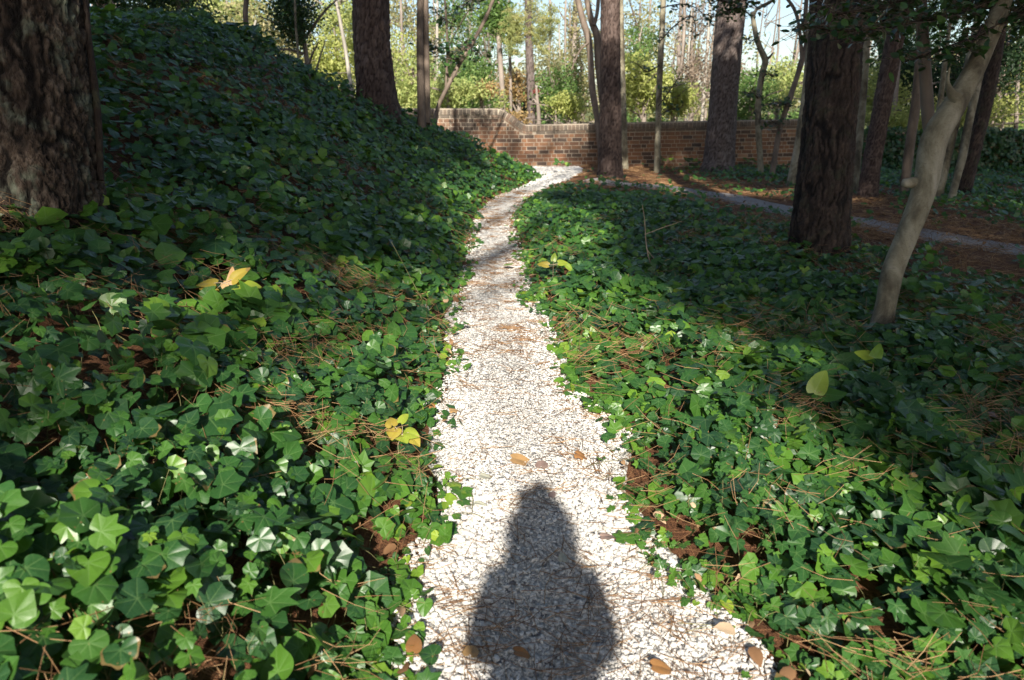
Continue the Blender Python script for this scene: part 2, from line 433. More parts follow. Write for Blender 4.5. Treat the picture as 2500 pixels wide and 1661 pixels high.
def strip(name, cen_l, cen_r, zf, mat, label, nu=40):
    """ribbon from left points to right points"""
    n = len(cen_l); u = np.linspace(0, 1, nu)
    P = cen_l[:, None, :] * (1 - u)[None, :, None] + cen_r[:, None, :] * u[None, :, None]
    X, Y = P[..., 0], P[..., 1]
    edge = np.minimum(u, 1 - u)[None] * np.linalg.norm(cen_r - cen_l, axis=1)[:, None]
    Z = zf(X, Y, edge)
    V = np.stack([X.ravel(), Y.ravel(), Z.ravel()], 1)
    i = (np.arange(n - 1)[:, None] * nu + np.arange(nu - 1)[None]).ravel()
    return obj(name, mesh(name, V, [np.stack([i, i + 1, i + nu + 1, i + nu], 1)]), mat, kind='structure', label=label)
ys = np.concatenate([np.arange(-4, 6, .04), np.arange(6, 20.75, .1)])
jl = .13 * fnoise(ys * 2.5, ys * 0, 11, 4); jr = .13 * fnoise(ys * 2.5, ys * 0 + 9, 12, 4)
PL = np.stack([xl(ys) - .10 + jl, ys], 1); PR = np.stack([xr(ys) + .10 + jr, ys], 1)
PL[:, 0] = np.where(ys > 17.6, np.maximum(PL[:, 0], -.9), PL[:, 0])
path_z = lambda X, Y, e: .012 + .016 * fnoise(X * 3, Y * 3, 21) + .05 * sstep(.0, .35, e) * 0 - .05 * sstep(.10, 0, e) + .006 * fnoise(X * 22, Y * 22, 22)
strip('path', PL, PR, path_z, M['shell'], 'white crushed shell footpath leading to the brick wall', nu=64)
# second path
tt = np.linspace(0, 1, 140)
seg = np.concatenate([[0], np.cumsum(np.linalg.norm(np.diff(P2, axis=0), axis=1))])
C2 = np.stack([np.interp(tt * seg[-1], seg, P2[:, k]) for k in (0, 1)], 1)
T2 = np.gradient(C2, axis=0); T2 /= np.linalg.norm(T2, axis=1)[:, None]
N2 = np.stack([-T2[:, 1], T2[:, 0]], 1)
hw = .40 + .06 * fnoise(tt * 40, tt * 0, 31)[:, None]
sel = C2[:, 0] > 1.7
strip('path', (C2 + N2 * hw)[sel], (C2 - N2 * hw)[sel], lambda X, Y, e: gz(X, Y) + .012 - .05 * sstep(.06, 0, e) + .006 * fnoise(X * 12, Y * 12, 22),
      M['gravel'], 'narrow grey gravel path curving behind the dark pine', nu=16)

# ------------------------------------------------------------------ leaves
def outline(kind):
    """half outline (angle from tip deg, radius)"""
    K = {'ivy': [(0, 1.0), (20, .66), (30, .60), (52, .86), (76, .54), (104, .70), (132, .52), (160, .42), (176, .12)],
         'round': [(0, 1.0), (22, .82), (40, .84), (52, .90), (78, .78), (104, .84), (132, .72), (158, .52), (176, .14)],
         'heart': [(0, 1.0), (18, .78), (38, .68), (60, .66), (84, .66), (108, .62), (134, .52), (158, .36), (176, .10)],
         'oval': [(0, 1.0), (8, .82), (15, .62), (24, .46), (40, .31), (65, .23), (95, .19), (130, .14), (176, .05)],
         'broad': [(0, 1.0), (12, .84), (24, .70), (38, .56), (55, .46), (75, .38), (100, .32), (135, .26), (176, .08)]}[kind]
    return K

def template(kind, det):
    K = outline(kind)
    A = [math.radians(a) for a, r in K]; R = [r for a, r in K]
    A = np.array(A + [-a for a in A[:0:-1]]); R = np.array(R + R[:0:-1])
    pts = np.stack([R * np.sin(A), R * np.cos(A)], 1); m0 = len(pts)
    # smooth closed outline, resampled; lobe tips stay pointed
    sub = {0: 0, 1: 0, 2: 2, 3: 1}[det]
    if det == 0:
        pts = pts[[0, 2, 3, 5, 7, m0 - 7, m0 - 5, m0 - 3, m0 - 2]]
    elif sub:
        out = []
        for i in range(m0):
            p0, p1, p2, p3 = pts[i - 1], pts[i], pts[(i + 1) % m0], pts[(i + 2) % m0]
            out.append(p1)
            for q in range(1, sub + 1 if det == 2 else sub + 1):
                if det == 1 and i % 2: continue
                t = q / (sub + 1)
                out.append(.5 * (2 * p1 + (p2 - p0) * t + (2 * p0 - 5 * p1 + 4 * p2 - p3) * t * t + (3 * p1 - p0 - 3 * p2 + p3) * t ** 3) * 1.0)
        pts = np.array(out)
    n = len(pts); i = np.arange(n); j = (i + 1) % n
    rings = {0: (1,), 1: (.5, 1), 2: (.4, .78, 1), 3: (.5, 1)}[det]
    V = np.vstack([[[0, 0]]] + [pts * r for r in rings])
    Fc = [np.stack([np.zeros(n, int), 1 + j, 1 + i], 1)]
    for k in range(len(rings) - 1):
        Fc.append(np.stack([1 + i, 1 + j, 1 + n + j, 1 + n + i], 1) + k * n)
    return V, Fc

def leaves(P, N, T, Sz, rnd, kind='ivy', det=1, curl=None, fold=None):
    V0, F0 = template(kind, det); nv = len(V0); n = len(P)
    x = V0[:, 0][None]; y = V0[:, 1][None]
    curl = rng.uniform(-.10, .30, n) if curl is None else curl
    fold = rng.uniform(-.05, .30, n) if fold is None else fold
    sk = rng.uniform(.85, 1.15, n)[:, None]
    r2 = x * x + y * y
    wob = rng.uniform(0, 6.28, n)[:, None]
    tw = rng.normal(0, .22, n)[:, None]; ya = rng.normal(0, .18, n)[:, None]
    an = np.abs(np.arctan2(x, y + 1e-9)); rr = np.sqrt(r2)
    dv = np.minimum(np.minimum(rr * np.abs(np.sin(an)), rr * np.abs(np.sin(an - .85))), rr * np.abs(np.sin(an - 1.75)))
    z = -curl[:, None] * r2 * .8 + fold[:, None] * (np.sqrt(x * x + .06) - .245) + .06 * np.sin(3 * np.arctan2(x, y + 1e-6) + wob) * r2 + tw * x * y + ya * y * np.abs(y) 
    X = x * sk + rng.normal(0, .12, n)[:, None] * y * r2; Y = y * (1 + rng.normal(0, .10, n)[:, None] * x) + 0 * z
    N = N / np.linalg.norm(N, axis=1)[:, None]
    T = T - N * np.sum(T * N, 1)[:, None]; T /= np.linalg.norm(T, axis=1)[:, None] + 1e-9
    B = np.cross(T, N)
    W_ = (B[:, None] * X[..., None] + T[:, None] * Y[..., None] + N[:, None] * z[..., None]) * Sz[:, None, None] + P[:, None]
    luv = np.stack([X, Y, np.broadcast_to(rnd[:, None], X.shape)], 2)
    off = (np.arange(n) * nv)[:, None, None]
    return W_.reshape(-1, 3), [(f[None] + off).reshape(-1, f.shape[1]) for f in F0], luv.reshape(-1, 3)

def merge(parts):
    Vs, Fs, Ls, o = [], {}, [], 0
    for V, F_, L in parts:
        Vs.append(V); Ls.append(L)
        for f in F_: Fs.setdefault(f.shape[1], []).append(f + o)
        o += len(V)
    return np.vstack(Vs), [np.vstack(f) for f in Fs.values()], np.vstack(Ls)

def in_view(P, mx=.35, mz=.3):
    d = P - np.array([0, 0, H])
    dep = d[:, 1] * CP - d[:, 2] * SP
    xc = d[:, 0] / np.maximum(dep, .05); yc = (d[:, 1] * SP + d[:, 2] * CP) / np.maximum(dep, .05)
    a = 1250 / F; bb = 830 / F
    return (dep > .2) & (np.abs(xc) < a * (1 + mx) + .3 / np.maximum(dep, .3)) & (yc > -bb * (1 + mz) - .15) & (yc < bb * (1 + mz)), dep

def gnormal(x, y):
    e = .15
    dx = (gz(x + e, y) - gz(x - e, y)) / (2 * e); dy = (gz(x, y + e) - gz(x, y - e)) / (2 * e)
    n = np.stack([-dx, -dy, np.ones_like(dx)], 1)
    return n / np.linalg.norm(n, axis=1)[:, None]

def dens_left(x, y):
    d = xl(y) - x + .15 * fnoise(x * 3, y * 3, 41) + .05 * fnoise(x * 11, y * 11, 40)
    f = sstep(-.10, .10, d) * (y < 17.8)
    holes = sstep(.38, .56, vnoise(x * 1.6, y * 1.6, 45) * .6 + vnoise(x * 5, y * 5, 46) * .4)
    return f * (.30 + .70 * holes)

FB = np.array([flat(*p)[:2] for p in [(1250, 478), (1330, 472), (1420, 472), (1600, 490), (1700, 502), (1830, 523), (1950, 556), (2100, 600), (2250, 640), (2500, 700)]])
def dens_right(x, y):
    d = x - xr(y) + .16 * fnoise(x * 3, y * 3, 42) + .05 * fnoise(x * 11, y * 11, 39)
    yb = np.interp(x, FB[:, 0], FB[:, 1])
    # FB is x-increasing with y decreasing
    ok = sstep(-.12, .12, d)
    bed = sstep(.3, -.4, y - yb + .5 * fnoise(x * 1.5, y * 1.5, 43))
    sparse = sstep(2.5, 3.5, x + .8 * fnoise(x, y, 44)) * sstep(2.0, 2.8, y)
    f = ok * bed * (1 - .66 * sparse)
    dp = dist_poly(x, y, P2)
    back = (y > yb) * (dp > .42) * (y < 20.6)
    patch = sstep(.52, .62, vnoise(x * .9, y * .9, 47)) * .45 + .02
    wallside = sstep(4.5, 6.5, x) * sstep(15.5, 17.0, y) * .7 + sstep(6.5, 8, x) * .5
    f2 = back * np.clip(patch * .5 + wallside * sstep(.35, .5, vnoise(x * 2, y * 2, 48)), 0, 1) * ok
    fill_ = sstep(1.0, 1.5, x) * sstep(3.2, 2.7, x) * sstep(3.6, 4.2, y) * sstep(8, 7, y)
    holes = sstep(.30, .5, vnoise(x * 2.2, y * 2.2, 49) * .6 + vnoise(x * 6, y * 6, 50) * .4)
    return np.maximum(f * (.35 + .65 * np.maximum(holes, fill_)), f2 * .6)

def scatter(box, dens_fn, rho, side):
    x0, x1, y0, y1 = box
    n = int((x1 - x0) * (y1 - y0) * rho)
    x = rng.uniform(x0, x1, n); y = rng.uniform(y0, y1, n)
    k = rng.uniform(0, 1, n) < dens_fn(x, y)
    x, y = x[k], y[k]
    P = np.stack([x, y, gz(x, y)], 1)
    v, dep = in_view(P)
    return P[v], dep[v]

def ivy(side, dens_fn, bands, boxes):
    allp = []
    for (d0, d1, rho, smin, smax, det), box in zip(bands, boxes):
        P, dep = scatter(box, dens_fn, rho, side)
        k = (dep >= d0) & (dep < d1)
        P, dep = P[k], dep[k]
        n = len(P)
        gn = gnormal(P[:, 0], P[:, 1])
        edge = np.abs((xl(P[:, 1]) if side < 0 else xr(P[:, 1])) - P[:, 0])
        hmax = (.035 + (.16 if side < 0 else .13) * sstep(0, .45, edge)) * (.45 + 1.0 * vnoise(P[:, 0] * 2.8, P[:, 1] * 2.8, 60))
        lay = rng.uniform(0, 1, n) ** .7
        nn = gn * .80 - sdir * .30 + rng.normal(0, .38, (n, 3)); nn[:, 2] = np.maximum(nn[:, 2], .15)
        dn = np.stack([gn[:, 0], gn[:, 1], np.zeros(n)], 1) * 1.2 + np.array([0, -.35, -.1]) + rng.normal(0, .55, (n, 3))
        cl = vnoise(P[:, 0] * 2.1, P[:, 1] * 2.1, 61)
        small = sstep(.30, .0, edge)
        Sz = rng.uniform(smin, smax, n) * (1 - .35 * small) * (.75 + .5 * cl)
        big = rng.uniform(0, 1, n) < .08
        Sz = np.where(big, Sz * 1.45, Sz) * .60
        if side > 0: Sz = Sz * (1 + .35 * sstep(.7, 1.5, P[:, 0]) * sstep(3.2, 2.2, P[:, 1]))
        Sz = np.minimum(Sz, dep * rng.uniform(.028, .046, n))
        rn = np.clip(rng.beta(2.0, 3.2, n) * .9 + .28 * small * rng.uniform(0, 1, n) + .25 * (rng.uniform(0, 1, n) < .07) + (cl - .5) * .25, 0, 1)
        Q = P + gn * (hmax * lay + .01)[:, None]
        allp.append((Q, nn, dn, Sz, rn, dep, det))
    return allp

def bed(name, label, side, dens_fn, bands, boxes, kinds):
    root = thing(name, (-1.6 if side < 0 else 1.6, 2.5, 0), label, 'ivy')
    root.location.z = float(gz(root.location.x, root.location.y))
    allp = ivy(side, dens_fn, bands, boxes)
    parts = []; single = []
    for bi, (Q, nn, dn, Sz, rn, dep, det) in enumerate(allp):
        idx = np.arange(len(Q))
        if bi == 0:      # the 300 largest shown leaves are their own parts
            vis, _ = in_view(Q, 0, 0)
            fr = (nn[:, 2] > .2) & vis
            gnh = Q[:, 2] - gz(Q[:, 0], Q[:, 1])
            score = Sz / dep * (.5 + gnh * 4) * fr
            top = np.argsort(-score)[:296]
            mask = np.zeros(len(Q), bool); mask[top] = True
            single = [(Q[i], nn[i], dn[i], Sz[i], rn[i]) for i in top]
            idx = idx[~mask]
        kk = rng.choice(len(kinds), len(idx), p=[k[1] for k in kinds])
        for j, (kd, _) in enumerate(kinds):
            s = idx[kk == j]
            if len(s): parts.append(leaves(Q[s], nn[s], dn[s], Sz[s], rn[s], kd, det))
    for q, n_, d_, s_, r_ in single:
        kd = kinds[rng.choice(len(kinds), p=[k[1] for k in kinds])][0]
        V, F_, L = leaves(np.zeros((1, 3)), n_[None], d_[None], np.array([s_ * 1.08]), np.array([r_]), kd, 2)
        me = mesh('ivy_leaf', V, F_, {'luv': L})
        o = obj('ivy_leaf', me, M['ivy'], root, Vector(q) - root.location)
    V, F_, L = merge(parts)
    obj('foliage', mesh('foliage', V, F_, {'luv': L}), M['ivy'], root, kind='stuff')
    # stems and petioles
    Q, nn, dn, Sz, rn, dep, det = allp[0]
    s = rng.choice(len(Q), min(1500, len(Q)), replace=False)
    g = Q[s].copy(); g[:, 2] = gz(g[:, 0], g[:, 1]) + .01
    g[:, :2] += rng.normal(0, .06, (len(s), 2))
    obj('stems', strands(g, Q[s], .0016, rng.uniform(0, 1, len(s)), sag=-.02), M['stem'], root, kind='stuff')
    return root

def strands(A, B, w, rnd, sag=.02, seg=3):
    """thin triangular-section strands from A to B, bowed"""
    n = len(A); t = np.linspace(0, 1, seg + 1)
    side = np.cross(B - A, np.array([0, 0, 1.0])); side /= np.linalg.norm(side, axis=1)[:, None] + 1e-6
    bow = rng.normal(0, .10, n) * np.linalg.norm(B - A, axis=1)
    C = A[:, None] * (1 - t)[None, :, None] + B[:, None] * t[None, :, None]
    k = (4 * t * (1 - t))[None, :, None]
    C = C + side[:, None] * bow[:, None, None] * k + np.array([0, 0, 1.0]) * k * (-sag)
    wv = (w * (1 - .4 * t))[None, :, None] if np.isscalar(w) else w[:, None, None] * (1 - .4 * t)[None, :, None]
    up = np.array([0, 0, 1.0])
    ring = np.stack([C + side[:, None] * wv, C - side[:, None] * wv, C + up * wv * 1.3], 2)  # n,seg+1,3,3
    V = ring.reshape(-1, 3)
    base = (np.arange(n) * (seg + 1) * 3)[:, None, None]
    f = []
    for s_ in range(seg):
        for a in range(3):
            c = (a + 1) % 3
            f.append([s_ * 3 + a, s_ * 3 + c, (s_ + 1) * 3 + c, (s_ + 1) * 3 + a])
    F_ = (np.array(f)[None] + base).reshape(-1, 4)
    L = np.zeros((n, (seg + 1) * 3, 3)); L[..., 2] = rnd[:, None]
    return mesh('strand', V, [F_], {'luv': L.reshape(-1, 3)})

# depth bands: d0, d1, leaves per m2, size range, detail
bed('ivy_bed', 'dense ivy with large glossy leaves on the bank left of the path', -1, dens_left,
    [(0, 3.2, 1320, .040, .120, 1), (3.2, 6.0, 950, .050, .120, 0), (6.0, 10, 720, .055, .110, 0), (10, 24, 420, .07, .12, 0)],
    [(-4.5, 0, .6, 4), (-6.5, .2, 1.5, 7), (-9.5, .6, 4, 11.5), (-13, 1.2, 7, 18)], [('round', .55), ('ivy', .2), ('heart', .25)])
bed('ivy_bed', 'smaller pointed ivy growing on the flat ground right of the path', 1, dens_right,
    [(0, 3.2, 1350, .040, .112, 1), (3.2, 6.0, 950, .050, .110, 0), (6.0, 10, 640, .055, .105, 0), (10, 26, 300, .07, .115, 0)],
    [(.2, 4.5, .6, 4), (.0, 7, 1.5, 7), (-.3, 10, 4, 11.5), (-.5, 16, 7, 20.6)], [('round', .15), ('ivy', .6), ('heart', .25)])

# ------------------------------------------------------------------ pine needles, shell fragments
def needle_pts(n, box, fn, h0, h1, lmin=.09, lmax=.19, clump=.5):
    x = rng.uniform(box[0], box[1], n); y = rng.uniform(box[2], box[3], n)
    keep = rng.uniform(0, 1, n) < fn(x, y)
    x, y = x[keep], y[keep]
    nc = max(1, len(x) // 7)
    ci = rng.integers(0, nc, len(x)); use = rng.uniform(0, 1, len(x)) < clump
    x = np.where(use, x[ci] + rng.normal(0, .035, len(x)), x); y = np.where(use, y[ci] + rng.normal(0, .035, len(x)), y)
    a = rng.uniform(0, math.pi, len(x)); a = np.where(use, a[ci] + rng.normal(0, .5, len(x)), a)
    l = rng.uniform(lmin, lmax, len(x))
    ins = (x > xl(y)) & (x < xr(y))
    def hz(X, Y):
        return np.where(ins, .026, gz(X, Y)) + (h0 + (h1 - h0) * rng.uniform(0, 1, len(x))) * np.where(ins, .12, 1)
    A = np.stack([x - np.cos(a) * l / 2, y - np.sin(a) * l / 2, hz(x - np.cos(a) * l / 2, y - np.sin(a) * l / 2)], 1)
    B = np.stack([x + np.cos(a) * l / 2, y + np.sin(a) * l / 2, hz(x + np.cos(a) * l / 2, y + np.sin(a) * l / 2)], 1)
    v, dep = in_view((A + B) / 2, .2, .2)
    return A[v], B[v], dep[v]
def on_path(x, y):
    e = np.minimum(x - xl(y), xr(y) - x)
    return (e > -.02) * np.clip(.30 + .7 * sstep(.5, .68, vnoise(x * 1.7, y * 1.3, 71)) + .5 * sstep(.15, .0, e), 0, 1)
def in_ivy(x, y):
    return ((x < xl(y)) | (x > xr(y))) * np.clip(.12 + 1.0 * sstep(.55, .7, vnoise(x * 2.3, y * 2.3, 72)) * (.25 + .75 * (np.minimum(np.abs(x - xl(y)), np.abs(x - xr(y))) > .35)) + .5 * ((x > 2.6) & (y > 2.4)), 0, 1)
_ii = in_ivy
def in_ivy(x, y): return _ii(x, y) * np.where((x > 1.0) & (x < 3.0) & (y > 3.8) & (y < 7.5), .3, 1)
AA, BB, DD = [], [], []
for n, box, fn, h0, h1 in [(7000, (-1, 2, 1.2, 6), on_path, 0, .01), (5200, (-1, 1.2, 6, 14), on_path, 0, .01),
                           (21000, (-3.5, 4, .9, 5), in_ivy, .07, .21), (16000, (-5, 7, 4, 10), in_ivy, .05, .19)]:
    a_, b_, d_ = needle_pts(n, box, fn, h0, h1)
    AA.append(a_); BB.append(b_); DD.append(d_)
AA, BB, DD = map(np.concatenate, (AA, BB, DD))
obj('pine_needles', strands(AA, BB, .0008 + .00022 * DD, rng.uniform(0, 1, len(AA)), sag=.004, seg=2), M['straw'], kind='stuff', label='brown fallen pine needles strewn over the path and caught in the ivy')
def straw_zone(x, y):
    return (x > xr(y) + .1) * (dens_right(x, y) < .45) * (dist_poly(x, y, P2) > .33) * 1.0
a_, b_, d_ = needle_pts(26000, (0, 14, 3, 20.5), straw_zone, .0, .05, .14, .24, .6)
obj('pine_straw', strands(a_, b_, .0014 + .00025 * d_, rng.uniform(0, 1, len(a_)), sag=.0, seg=1), M['straw'], kind='stuff', label='thick rust red pine straw between the ivy and the brick wall')

n = 5200
x = rng.uniform(-5, 7, n); y = rng.uniform(.9, 15, n)
e = np.minimum(np.abs(x - xl(y)), np.abs(x - xr(y)))
k = ((x < xl(y) + .04) | (x > xr(y) - .04)) & (rng.uniform(0, 1, n) < .35 + .65 * (e < .35) + .3 * (x > 2))
x, y = x[k], y[k]; P = np.stack([x, y, gz(x, y) + rng.uniform(.01, .06, len(x))], 1); v, dp_ = in_view(P, .1, .1); P = P[v]; n = len(P)
V, F_, L = leaves(P, rng.normal(0, .35, (n, 3)) + [0, 0, 1], rng.normal(0, 1, (n, 3)), rng.uniform(.025, .065, n), rng.uniform(0, 1, n), 'broad', 0, rng.uniform(.2, 1.0, n), rng.uniform(-.5, .6, n))
obj('leaf_litter', mesh('leaf_litter', V, F_, {'luv': L}), M['litter'], kind='stuff', label='small dry brown leaves lying under the ivy and along the path edges')

def chips(n, box, smin, smax, sides=True):
    x = rng.uniform(box[0], box[1], n); y = rng.uniform(box[2], box[3], n)
    e = np.minimum(x - xl(y), xr(y) - x)
    k = rng.uniform(0, 1, n) < sstep(-.14, .02, e)
    x, y, e = x[k], y[k], e[k]; n = len(x)
    P = np.stack([x, y, np.zeros(n)], 1); v, dep = in_view(P, .15, .15)
    x, y, e = x[v], y[v], e[v]; n = len(x)
    m_ = 5
    s = smin + (smax - smin) * rng.uniform(0, 1, n) ** 4
    s *= 1 + .6 * sstep(.35, .05, e)
    a = rng.uniform(0, 6.28, n)[:, None] + np.linspace(0, 2 * math.pi, m_, endpoint=False)[None] + rng.normal(0, .22, (n, m_))
    r = s[:, None] * rng.uniform(.6, 1.1, (n, m_))
    asp = rng.uniform(.5, 1, n)[:, None]; ph = rng.uniform(0, 3.14, n)[:, None]
    lx = np.cos(a) * r; ly = np.sin(a) * r * asp
    X = lx * np.cos(ph) - ly * np.sin(ph); Y = lx * np.sin(ph) + ly * np.cos(ph)
    tx = rng.normal(0, .11, n)[:, None]; ty = rng.normal(0, .11, n)[:, None]
    zc = path_z(x, y, e + .12)[:, None] + s[:, None] * .35 + rng.uniform(0, .006, n)[:, None]
    top = np.stack([x[:, None] + X, y[:, None] + Y, zc + X * tx + Y * ty], 2)
    bot = np.stack([x[:, None] + X * .9, y[:, None] + Y * .9, zc + X * tx + Y * ty - s[:, None] * .6 - .004], 2)
    ctr = np.stack([x, y, zc[:, 0] + s * .22], 1)[:, None]
    V = np.concatenate([ctr, top, bot], 1)
    i = np.arange(m_); j = (i + 1) % m_
    off = (np.arange(n) * (2 * m_ + 1))[:, None, None]
    f3 = np.stack([0 * i, 1 + i, 1 + j], 1)[None] + off
    f4 = np.stack([1 + i, 1 + m_ + i, 1 + m_ + j, 1 + j], 1)[None] + off
    L = np.zeros((n, 2 * m_ + 1, 3)); L[..., 2] = np.clip(rng.beta(2.2, 1.3, n) - .25 * (s < smin * 1.3) * rng.uniform(0, 1, n), 0, 1)[:, None]
    if not sides:
        V[:, 1:1 + m_, 2] -= s[:, None] * .25
        f3 = np.stack([0 * i, 1 + i, 1 + j], 1)[None] + (np.arange(n) * (m_ + 1))[:, None, None]
        return V[:, :m_ + 1].reshape(-1, 3), [f3.reshape(-1, 3)], L[:, :m_ + 1].reshape(-1, 3)
    return V.reshape(-1, 3), [f3.reshape(-1, 3), f4.reshape(-1, 4)], L.reshape(-1, 3)
V, F_, L = merge([chips(34000, (-.8, 1.6, 1.2, 2.5), .0030, .0105), chips(28000, (-.8, 1.2, 2.5, 3.6), .0028, .009, False), chips(32000, (-.8, .9, 3.6, 7), .004, .010, False), chips(14000, (-.7, 1.0, 7, 15), .007, .014, False), chips(7000, (-.5, 2.0, 15, 20.6), .014, .028, False)])
obj('shell_fragments', mesh('shell_fragments', V, F_, {'luv': L}, smooth=False), M['chip'], kind='stuff', label='loose white broken shells covering the footpath')

# ------------------------------------------------------------------ brick wall
WY = 21.0
def w_off(x): return .02 * np.maximum(x - .42, 0) * (x < 10) + .02 * 9.58 * (x >= 10)
def w_top(x):
    x = np.asarray(x, float)
    lowt = 1.17 + w_off(x)
    s = np.clip((x + .45) / .9, 0, 1); s = s * s * (3 - 2 * s)
    t1 = 1.62 * (1 - s) + lowt * s
    s2 = np.clip((x - 9.3) / .9, 0, 1); s2 = s2 * s2 * (3 - 2 * s2)
    return t1 * (1 - s2) + .96 * s2
WX0, WX1 = -6.0, 18.0
wall = thing('brick_wall', (2, WY, 0), 'weathered red brick garden wall with rounded coping stepping down by a curve', 'wall')
def box_np(x0, x1, y0, y1, z0, z1):
    V = np.array([[x, y, z] for x in (x0, x1) for y in (y0, y1) for z in (z0, z1)], float)
    Fq = np.array([[0, 1, 3, 2], [4, 6, 7, 5], [0, 4, 5, 1], [2, 3, 7, 6], [0, 2, 6, 4], [1, 5, 7, 3]])
    return V, Fq
def beam_profile(xs, z0, z1, y0, y1):
    n = len(xs)
    V = np.stack([np.stack([xs, np.full(n, y), z], 1) for y in (y0, y1) for z in (z0, z1)], 1).reshape(-1, 3)  # per x: (y0z0)(y0z1)(y1z0)(y1z1)
    i = np.arange(n - 1) * 4
    q = [np.stack([i + a, i + b_, i + 4 + b_, i + 4 + a], 1) for a, b_ in ((1, 0), (3, 1), (2, 3), (0, 2))]
    e = np.array([[0, 1, 3, 2], [4 * (n - 1), 4 * (n - 1) + 2, 4 * (n - 1) + 3, 4 * (n - 1) + 1]])
    return V, np.vstack(q + [e])
xs = np.linspace(WX0, WX1, 400)
cap = .185; band = .085
V, Fq = beam_profile(xs, np.full(400, -.5), w_top(xs) - cap - .004, WY + .008, WY + .33)
obj('mortar', mesh('mortar', V, [Fq], smooth=False), M['mortar'], wall)
V, Fq = beam_profile(xs, w_top(xs) - cap, w_top(xs) - .014, WY - .012, WY + .352)
obj('mortar', mesh('mortar', V, [Fq], smooth=False), M['mortar'], wall)
course = .111
bricks = []
def z_hi(r_i, x): return r_i * course + .12 < float(w_top(x + .3)) - cap - band
for r_i in range(-3, 16):
    x = WX0 + (0.21 if r_i % 2 else 0); k = r_i % 2
    while x < WX1:
        ln = (.272 if k % 2 == 0 else .132) if not -.62 < x < .6 or z_hi(r_i, x) else .06
        if random.random() < .12: ln = .272
        k += 1
        xm = x + ln / 2; z0 = r_i * course + float(w_off(xm)) + .008
        lim = float(min(w_top(x), w_top(x + ln))) - cap - band - .004
        z1 = min(z0 + .092, lim)
        if z1 - z0 > .012: bricks.append((x, x + ln, z0, z1))
        x += ln + .018
def brick_me(w, h, rnd, cop=0):
    V, Fq = box_np(-w / 2, w / 2, 0, .06, -h / 2, h / 2)
    V[[0, 4], 0] *= .985
    L = np.zeros((8, 3)); L[:, 2] = rnd; L[:, 0] = cop
    return V, Fq, L
def bscore(t): return abs((t[0] + t[1]) / 2 - .9)
vis = sorted([t for t in bricks if t[3] - t[2] > .090 and t[2] > (.0 if t[0] > -.3 else -.1 + .5 * (-t[0]))], key=bscore)[:300]
vs = set(vis); cache = {}
for t in vis:
    key = (round(t[1] - t[0], 3), random.randint(0, 11))
    if key not in cache:
        V, Fq, L = brick_me(key[0], .092, np.clip(rng.beta(1.6, 1.5), 0, 1))
        cache[key] = mesh('brick', V, [Fq], {'luv': L}, smooth=False); cache[key].materials.append(M['brick'])
    obj('brick', cache[key], None, wall, Vector(((t[0] + t[1]) / 2, WY - .002 + random.uniform(-.003, .003), (t[2] + t[3]) / 2)) - wall.location)
parts = []
for t in bricks:
    if t in vs: continue
    V, Fq, L = brick_me(t[1] - t[0], t[3] - t[2], np.clip(rng.beta(1.6, 1.5), 0, 1))
    parts.append((V + [(t[0] + t[1]) / 2, WY - .002 + random.uniform(-.003, .003), (t[2] + t[3]) / 2], [Fq], L))
V, F_, L = merge(parts)
obj('brickwork', mesh('brickwork', V, F_, {'luv': L}, smooth=False), M['brick'], wall, kind='stuff')
# band of moulded stretchers under the coping, then the rounded coping bricks
def along(step):
    xx = np.linspace(WX0, WX1, 6000); zz = w_top(xx)
    s = np.concatenate([[0], np.cumsum(np.hypot(np.diff(xx), np.diff(zz)))])
    q = np.arange(0, s[-1], step); X = np.interp(q, s, xx)
    ang = np.arctan2(w_top(X + .02) - w_top(X - .02), .04)
    return X, w_top(X), ang
parts = []
X, Z, A = along(.29)
for x, z, a in zip(X, Z, A):
    if -.6 < x < .6: continue
    V, Fq, L = brick_me(.272, .070, rng.uniform(0, .5), .55)
    V = V[:, [0, 1, 2]] * [1, 1, 1]
    V2 = np.stack([V[:, 0] * math.cos(a) - V[:, 2] * math.sin(a) + x, V[:, 1] + WY - .016, V[:, 0] * math.sin(a) + V[:, 2] * math.cos(a) + z - cap - band / 2 - .002], 1)
    parts.append((V2, [Fq], L))
xs2 = np.linspace(-.65, .65, 60)
for k in range(12):
    xx = np.linspace(-.6 + k * .1, -.6 + (k + 1) * .1 - .008, 5)
    V, Fq = beam_profile(xx, w_top(xx) - cap - band + .002, w_top(xx) - cap - .008, WY - .016, WY + .05)
    L = np.zeros((len(V), 3)); L[:, 2] = rng.uniform(.2, .7); L[:, 0] = .45
    parts.append((V, [Fq], L))
V, F_, L = merge(parts)
obj('band_course', mesh('band_course', V, F_, {'luv': L}, smooth=False), M['brick'], wall, kind='stuff')
def cop_me(rnd, cp):
    # rounded front profile, swept across .066
    prof = [(-.032, 0), (-.034, .08), (-.022, .13), (.004, .162), (.05, .176), (.17, .182), (.29, .176), (.355, .14), (.372, .0)]
    P_ = np.array(prof); n = len(P_)
    V = np.vstack([np.column_stack([np.full(n, sx), P_[:, 0], P_[:, 1]]) for sx in (-.0475, .0475)])
    i = np.arange(n); j = (i + 1) % n
    Fq = np.stack([i, j, j + n, i + n], 1)
    caps = np.array([list(range(n))[::-1], list(range(n, 2 * n))])
    L = np.zeros((2 * n, 3)); L[:, 2] = rnd; L[:, 0] = cp
    return V, [Fq, caps], L
cops = []
for k in range(8):
    V, F_, L = cop_me(rng.uniform(0, .8), rng.uniform(.35, .8)); cops.append((V, F_, L, mesh('coping_brick', V, F_, {'luv': L}, smooth=False)))
    cops[-1][3].materials.append(M['brick'])
X, Z, A = along(.113); cnt = 0; parts = []
order = sorted(range(len(X)), key=lambda i: abs(X[i] - 3))
